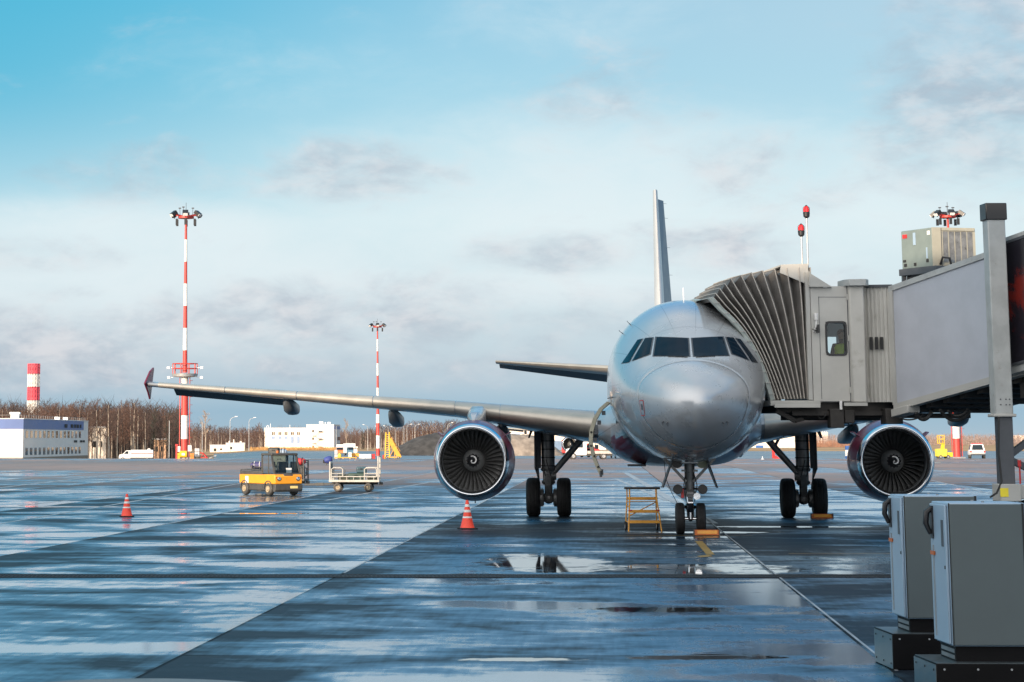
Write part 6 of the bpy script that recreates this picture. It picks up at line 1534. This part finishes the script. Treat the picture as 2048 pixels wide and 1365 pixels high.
# yellow lift, red marker, blue cabin on the right
lf = thing('platform_lift', 'yellow platform lift with a railed cage behind the right engine', 'lift', far(1884, 272.))
mb = MB(); mb.lohi((-.75, -.6, .25), (.4, .6, 1.15)); mb.build('base', mat('lift_yellow', (.80, .62, .06), .45), lf, bevel=.04); mb = MB(); mb.lohi((.3, -.5, .2), (1.1, .5, .75)); mb.build('power_pack', M_tanky, lf, bevel=.04)
mb = MB(); mb.bar(P_(.0, 0, 1.1), P_(.1, 0, 1.8), .4, .2); mb.build('boom', M_tanky, lf)
mb = MB()
for x in (-.45, .15): 
    for y in (-.4, .4): mb.bar(P_(x, y, 1.75), P_(x, y, 2.75), .07, .07)
for z in (1.8, 2.3, 2.75):
    mb.bar(P_(-.45, -.4, z), P_(.15, -.4, z), .07, .07); mb.bar(P_(-.45, .4, z), P_(.15, .4, z), .07, .07); mb.bar(P_(-.45, -.4, z), P_(-.45, .4, z), .07, .07); mb.bar(P_(.15, -.4, z), P_(.15, .4, z), .07, .07)
mb.build('cage', M_tanky, lf); small_wheels(lf, (-.4, .5), .55, .22, .16)
rm = thing('red_sign_board', 'upright red board with a folded foot at the far apron edge', 'sign', far(1546, 270.))
mb = MB(); mb.lohi((-.16, -.05, .05), (.16, .05, 1.25)); mb.build('board', M_red, rm); mb = MB(); mb.prism([P_(.1, -.1, 0), P_(.75, -.1, 0), P_(.35, -.1, .32), P_(.12, -.1, .4)], (0, .2, 0)); mb.build('foot', M_red, rm)
bc = thing('blue_white_cabin', 'small white cabin with blue roof and base left of the right engine', 'cabin', far(1698, 272.))
mb = MB(); mb.lohi((-.42, -.4, .3), (.42, .4, 1.02)); mb.build('wall', M_white, bc); mb = MB(); mb.lohi((-.42, -.42, 1.02), (.44, .42, 1.5)); mb.build('roof', M_lb2 := mat('cabin_blue', (.03, .10, .32), .45), bc, bevel=.04); mb = MB(); mb.lohi((-.44, -.42, 0), (.44, .42, .3)); mb.build('base', M_lb2, bc)
ws = thing('white_marker', 'tiny white apron marker at the far apron edge', 'marker', far(1524, 262.)); mb = MB(); mb.lathe([(0, .14), (.05, .12), (.1, .05), (.32, .04), (.33, .001)], (0, 0, 0), (0, 0, 1), 10); mb.build('post', M_white, ws); mb = MB(); mb.lohi((-.16, -.16, 0), (.16, .16, .03)); mb.build('foot', M_white, ws)
bt = thing('covered_unit', 'ground unit under a bright blue cover left of the white cart', 'equipment', far(655.5, 201.))
mb = MB(); rs = []
for t, k in ((0, .55), (.15, .8), (.5, 1), (.8, .9), (1, .5)):
    rs.append([P_(-.34+.75*t, .34*k*math.cos(a), .44+.34*k*math.sin(a)+.10*t) for a in [2*math.pi*j/14 for j in range(14)]])
mb.rings(rs, 0, True); mb.build('cover', m_blue, bt, ang=60); mb = MB(); mb.lohi((-.42, -.2, .2), (-.2, .2, .5)); mb.build('nozzle', M_blackp, bt); mb = MB(); mb.bar((-.1, 0, 0), (-.1, 0, .3), .1, .3); mb.bar((.3, 0, 0), (.3, 0, .3), .1, .3); mb.build('stand', M_charc, bt)
# round road signs by the truck
sg = thing('round_sign', 'two round white signs one above the other beside the white truck', 'sign', P_((298-VX)/FPX*470, 470, zof(919, 470)))
mb = MB(); mb.cyl((0, .05, 0), (0, .05, 2.2), .05, n=6); mb.build('pole', M_galv, sg)
for z in (1.2, 1.95): mb = MB(); mb.cyl((0, 0, z), (0, -.04, z), .33, n=20); mb.cyl((0, -.04, z), (0, -.05, z), .15, n=12, mi=1); mb.build('disc', [M_white, M_dgrey], sg)

# ------------------------------------------------------------------ a second airliner far behind the first
def second_airliner():
    c = copy_tree(airliner)
    c.location = far(1226, 292.); c.rotation_euler = (0, 0, R(90)-.1372)
    c['label'] = 'distant airliner parked farther back, glimpsed under the left wing'
second_airliner()

# ------------------------------------------------------------------ street lamps
def lamp_proto(arm):
    root = thing('street_lamp', 'lamp', 'street lamp', (0, 0, 0), 0, 'street lamps beyond the apron')
    mb = MB(); mb.cyl((0, 0, 0), (0, 0, 11.), .13, .09, 8); mb.build('pole', M_galv, root)
    if arm:
        mb = MB(); mb.tube([P_(0, 0, 10.9), P_(arm*.15, 0, 11.6), P_(arm*.8, 0, 12.2), P_(arm*1.9, 0, 12.5)], .085, 6); mb.build('arm', M_galv, root)
        mb = MB(); mb.prism([P_(arm*1.7, -.2, 12.45), P_(arm*2.7, -.2, 12.6), P_(arm*2.65, -.2, 12.75), P_(arm*1.7, -.2, 12.7)], (0, .4, 0)); mb.build('lamp_head', M_refl, root)
    return root
LAMPS = [(460, 834, 870, 1, 'street lamp with a right arm above the low cream shed'), (498, 836, 870, 1, 'street lamp with a right arm between cream shed and white building'),
         (735.5, 850, 850, -1, 'street lamp with a left arm standing just left of the farther mast'), (760, 853, 850, -1, 'street lamp close to the right of the farther mast'),
         (776.5, 852, 870, -1, 'street lamp rising above the yellow stairs'), (790.5, 854, 900, -1, 'street lamp between yellow stairs and gravel heap'), (808, 848, 900, -1, 'street lamp over the left slope of the gravel heap, left arm'),
         (814, 849, 930, 1, 'street lamp over the left slope of the gravel heap, right arm'), (830, 849, 930, 1, 'street lamp above the middle of the gravel heap, right arm'), (825, 860, 960, 0, 'bare pole above the gravel heap between two lamps'),
         (895.5, 846, 930, 1, 'street lamp just left of the left engine'), (404.5, 845, 860, 0, 'plain pole right of the near mast before the tall pale tree'), (338.5, 842, 480, 0, 'plain grey pole left of the near mast before the trees'),
         (637, 857, 900, 0, 'white pole in front of the seam between the white buildings'), (672.5, 853, 860, 0, 'white pole before the shade-tinted side of the taller building'), (1673, 876, 1200, 0, 'left of two pale poles among the reddish bushes'), (1690, 876, 1200, 0, 'right of two pale poles among the reddish bushes')]
protos = {}
for px, yt, Y, arm, label in LAMPS:
    first = arm not in protos
    o = protos.setdefault(arm, lamp_proto(arm)) if first else copy_tree(protos[arm])
    o['label'] = label; p = far(px, Y); o.location = p
    k = (zof(yt, Y)-p.z)/(12.6 if arm else 11.); o.scale = (k, k, k)

# ------------------------------------------------------------------ trees
def bark(name, c, d=None): return mat(name, c, .85, 0., .3, .6, dirt=d)
M_birch = bark('birch_bark', (.36, .30, .24), (.16, .12, .10)); M_twig = bark('twig_brown', (.075, .05, .043)); M_twig2 = bark('twig_red', (.125, .07, .052)); M_twig3 = bark('twig_pale', (.36, .28, .22)); M_darkb = bark('bark_dark', (.07, .05, .04)); M_pine = bark('conifer', (.045, .055, .04))
def tree_mesh(seed, H, spread, base, twigs, mtw, mbark, dense=1.):
    rnd = random.Random(seed); root = thing('bare_tree', 'tree', 'tree', (0, 0, 0))
    tr = MB(); pts = []; x = y = 0
    for i in range(9):
        t = i/8; pts.append(P_(x, y, H*t*.97)); x += rnd.uniform(-.02, .02)*H*.5; y += rnd.uniform(-.02, .02)*H*.5
    tr.tube(pts, [H*.013*(1-.88*i/8)+.02 for i in range(9)], 6); tr.build('trunk', mbark, root, recalc=False)
    cr = MB()
    def at(t):
        f = t*8; i = min(7, int(f)); return pts[i].lerp(pts[i+1], f-i)
    def spike(p, q, w):
        d = (q-p); n = d.cross(Vector((rnd.uniform(-1, 1), rnd.uniform(-1, 1), rnd.uniform(-1, 1))))
        if n.length < 1e-6: return
        n = n.normalized()*w; cr.add([p-n, p+n, q], [(0, 1, 2)])
    nl = int(26*dense)
    for i in range(nl):
        t = base+(1-base)*(i+rnd.random())/nl; p = at(min(.99, t)); an = rnd.uniform(0, 6.283)
        ln = spread*H*(.35+.65*math.sin(math.pi*min(1, max(0., (t-base)/(1-base)*.80+.16))))*rnd.uniform(.6, 1.1)
        up = rnd.uniform(.7, 1.5); d = P_(math.cos(an), math.sin(an), up).normalized(); q = p+d*ln*.55; q2 = q+P_(d.x*.7, d.y*.7, d.z+.25).normalized()*ln*.5
        cr.tube([p, q, q2], [.045, .03, .01], 3)
        for k in range(int(twigs/nl)):
            u = rnd.random()**.7; b = p.lerp(q, u*1.6) if u < .6 else q.lerp(q2, (u-.6)/.4)
            dd = P_(d.x+rnd.uniform(-.9, .9), d.y+rnd.uniform(-.9, .9), d.z*.5+rnd.uniform(-.25, .8)).normalized(); L_ = rnd.uniform(.5, 1.25)*ln*.42
            e = b+dd*L_; spike(b, e, .03)
            for _ in range(2):
                f = b.lerp(e, rnd.uniform(.3, .9)); spike(f, f+P_(dd.x+rnd.uniform(-.8, .8), dd.y+rnd.uniform(-.8, .8), dd.z+rnd.uniform(-.4, .6)).normalized()*L_*.55, .022)
    cr.build('crown', mtw, root, recalc=False)
    return root
TP = [tree_mesh(11, 12., .19, .38, 380, M_twig, M_birch), tree_mesh(12, 12., .23, .30, 420, M_twig, M_darkb), tree_mesh(13, 12., .20, .35, 380, M_twig2, M_birch), tree_mesh(14, 12., .26, .22, 420, M_twig2, M_darkb), tree_mesh(15, 12., .17, .35, 460, M_twig3, M_birch), tree_mesh(16, 12., .12, .10, 500, M_pine, M_darkb, 1.3)]
used = set(); rnd = random.Random(5)
def plant(kind, px, Y, ytop, label, group, base=None, slim=1.):
    p = far(px, Y); 
    if base is not None: p.z = zof(base, Y)
    o = TP[kind] if kind not in used else copy_tree(TP[kind]); used.add(kind)
    h = zof(ytop, Y)-p.z; k = h/12.; o.location = p; o.scale = (k*slim, k*slim, k); o.rotation_euler = (0, 0, rnd.uniform(0, 6.28)); o['label'] = label; o['group'] = group
def top_left(px): 
    xs = [-40, 20, 60, 110, 150, 200, 240, 268, 290, 320, 345, 362]; ys = [806, 804, 810, 800, 808, 806, 808, 800, 818, 818, 832, 850]
    for i in range(len(xs)-1):
        if px <= xs[i+1]: return ys[i]+(ys[i+1]-ys[i])*(px-xs[i])/(xs[i+1]-xs[i])
    return 850
G1 = 'bare trees in the tall left wood'; L1 = {0: 'bare pale-trunked birch in the tall wood behind the white truck', 1: 'bare dark-trunked tree in the tall wood behind the white truck', 2: 'bare reddish birch in the tall wood behind the white truck', 3: 'bare reddish dark-trunked tree in the tall wood behind the white truck', 5: 'narrow dark conifer in the tall wood left of the near mast'}
n = 112
for i in range(n):
    px = -45+405*(i+rnd.random()*.9)/n; row = i % 4; Y = 515+row*22+rnd.uniform(-6, 6)
    if 178 < px < 212 and row < 3: row = 3; Y = 600
    k = rnd.choice((0, 1, 1, 2, 3, 3)) if px < 305 else rnd.choice((1, 3, 5, 5))
    plant(k, px, Y, top_left(px)+rnd.uniform(-6, 20)+(0 if row > 1 else 8), L1[k], G1, 917)
for px, yt in ((267, 803), (235, 815), (291, 822), (217, 806), (193, 812), (275, 818)): plant(0, px, 506, yt, L1[0], G1, 917)
G2 = 'lower bare trees beyond the taxiway'; L2 = {0: 'low pale-trunked bare tree in the belt between near mast and white building', 1: 'low dark bare tree in the belt between near mast and white building', 2: 'low reddish birch in the belt between near mast and white building', 3: 'low reddish tree in the belt between near mast and white building'}
for i in range(50):
    px = 372+156*(i+rnd.random())/50; Y = 930+(i % 4)*25; k = rnd.choice((0, 1, 2, 3, 3)); plant(k, px, Y, 855+rnd.uniform(-4, 10)-(px < 420)*4, L2[k], G2, 903)
plant(4, 411, 890, 822, 'tall pale feathery tree above the low belt right of the near mast', G2, 904, 1.1)
plant(2, 520, 900, 846, 'taller reddish birch at the left corner of the white building', G2, 904)
plant(4, 694, 880, 838, 'tall pale tree at the right corner of the taller white building', G2, 905, .8)
G3 = 'bare trees behind the gravel heap'; L3 = {0: 'pale-trunked bare tree in the belt behind mast and gravel heap', 1: 'dark bare tree in the belt behind mast and gravel heap', 2: 'reddish birch in the belt behind mast and gravel heap', 3: 'reddish dark-trunked tree in the belt behind mast and gravel heap', 5: 'dark conifer left of the street lamp by the farther mast'}
for i in range(92):
    px = 696+275*(i+rnd.random())/92; Y = 945+(i % 4)*28; k = rnd.choice((0, 2, 2, 3, 0)); yt = 872-(px-696)*.27 if px < 760 else 852-(px-760)*.07
    plant(k, px, Y, max(843, yt)+rnd.uniform(-3, 7), L3[k], G3, 904)
plant(5, 724, 930, 864, L3[5], G3, 904, 1.5); plant(5, 727, 936, 866, L3[5], G3, 904, 1.5)
# far woods that read as one mass, and the reddish scrub on the right
def mass(name, m, px0, px1, Y0, Y1, n, ytop, base, wob, seed, wid=.10):
    rn = random.Random(seed); mb = MB()
    for i in range(n):
        px = rn.uniform(px0, px1); Y = rn.uniform(Y0, Y1); X = (px-VX)/FPX*Y; zb_ = zof(base, Y); h = (zof(ytop+rn.uniform(-1, 1)*wob, Y)-zb_)*rn.uniform(.75, 1.05)
        p = P_(X, Y, zb_); q = p+P_(rn.uniform(-.1, .1)*h, 0, h); mb.add([p-P_(wid, 0, 0), p+P_(wid, 0, 0), q], [(0, 1, 2)])
        for k in range(9):
            b = p.lerp(q, rn.uniform(.2, .95)); e = b+P_(rn.uniform(-.28, .28)*h, rn.uniform(-.2, .2)*h, rn.uniform(.05, .3)*h); mb.add([b-P_(wid*.9, 0, 0), b+P_(wid*.9, 0, 0), e], [(0, 1, 2)])
    o = mb.build(name, m, None, recalc=False); o['kind'] = 'stuff'; return o
mass('far_woods', bark('far_twigs', (.25, .185, .165)), 1600, 2150, 1500, 1700, 1500, 870, 893, 2, 21, .12)
mass('reddish_scrub', bark('scrub', (.30, .155, .10)), 1590, 1800, 1150, 1220, 800, 883, 898, 4, 22, .07)
mass('distant_woods', bark('mid_twigs', (.11, .072, .062)), 365, 985, 1090, 1200, 2600, 862, 905, 5, 23, .09)
mass('deep_woods', bark('deep_twigs', (.055, .04, .036)), -80, 362, 610, 690, 3200, 822, 919, 10, 24, .09)
mass('dry_reeds', mat('reed', (.46, .26, .10), .9, 0., .3, .3), 500, 672, 880, 930, 2600, 897, 906, 3, 25, .10)
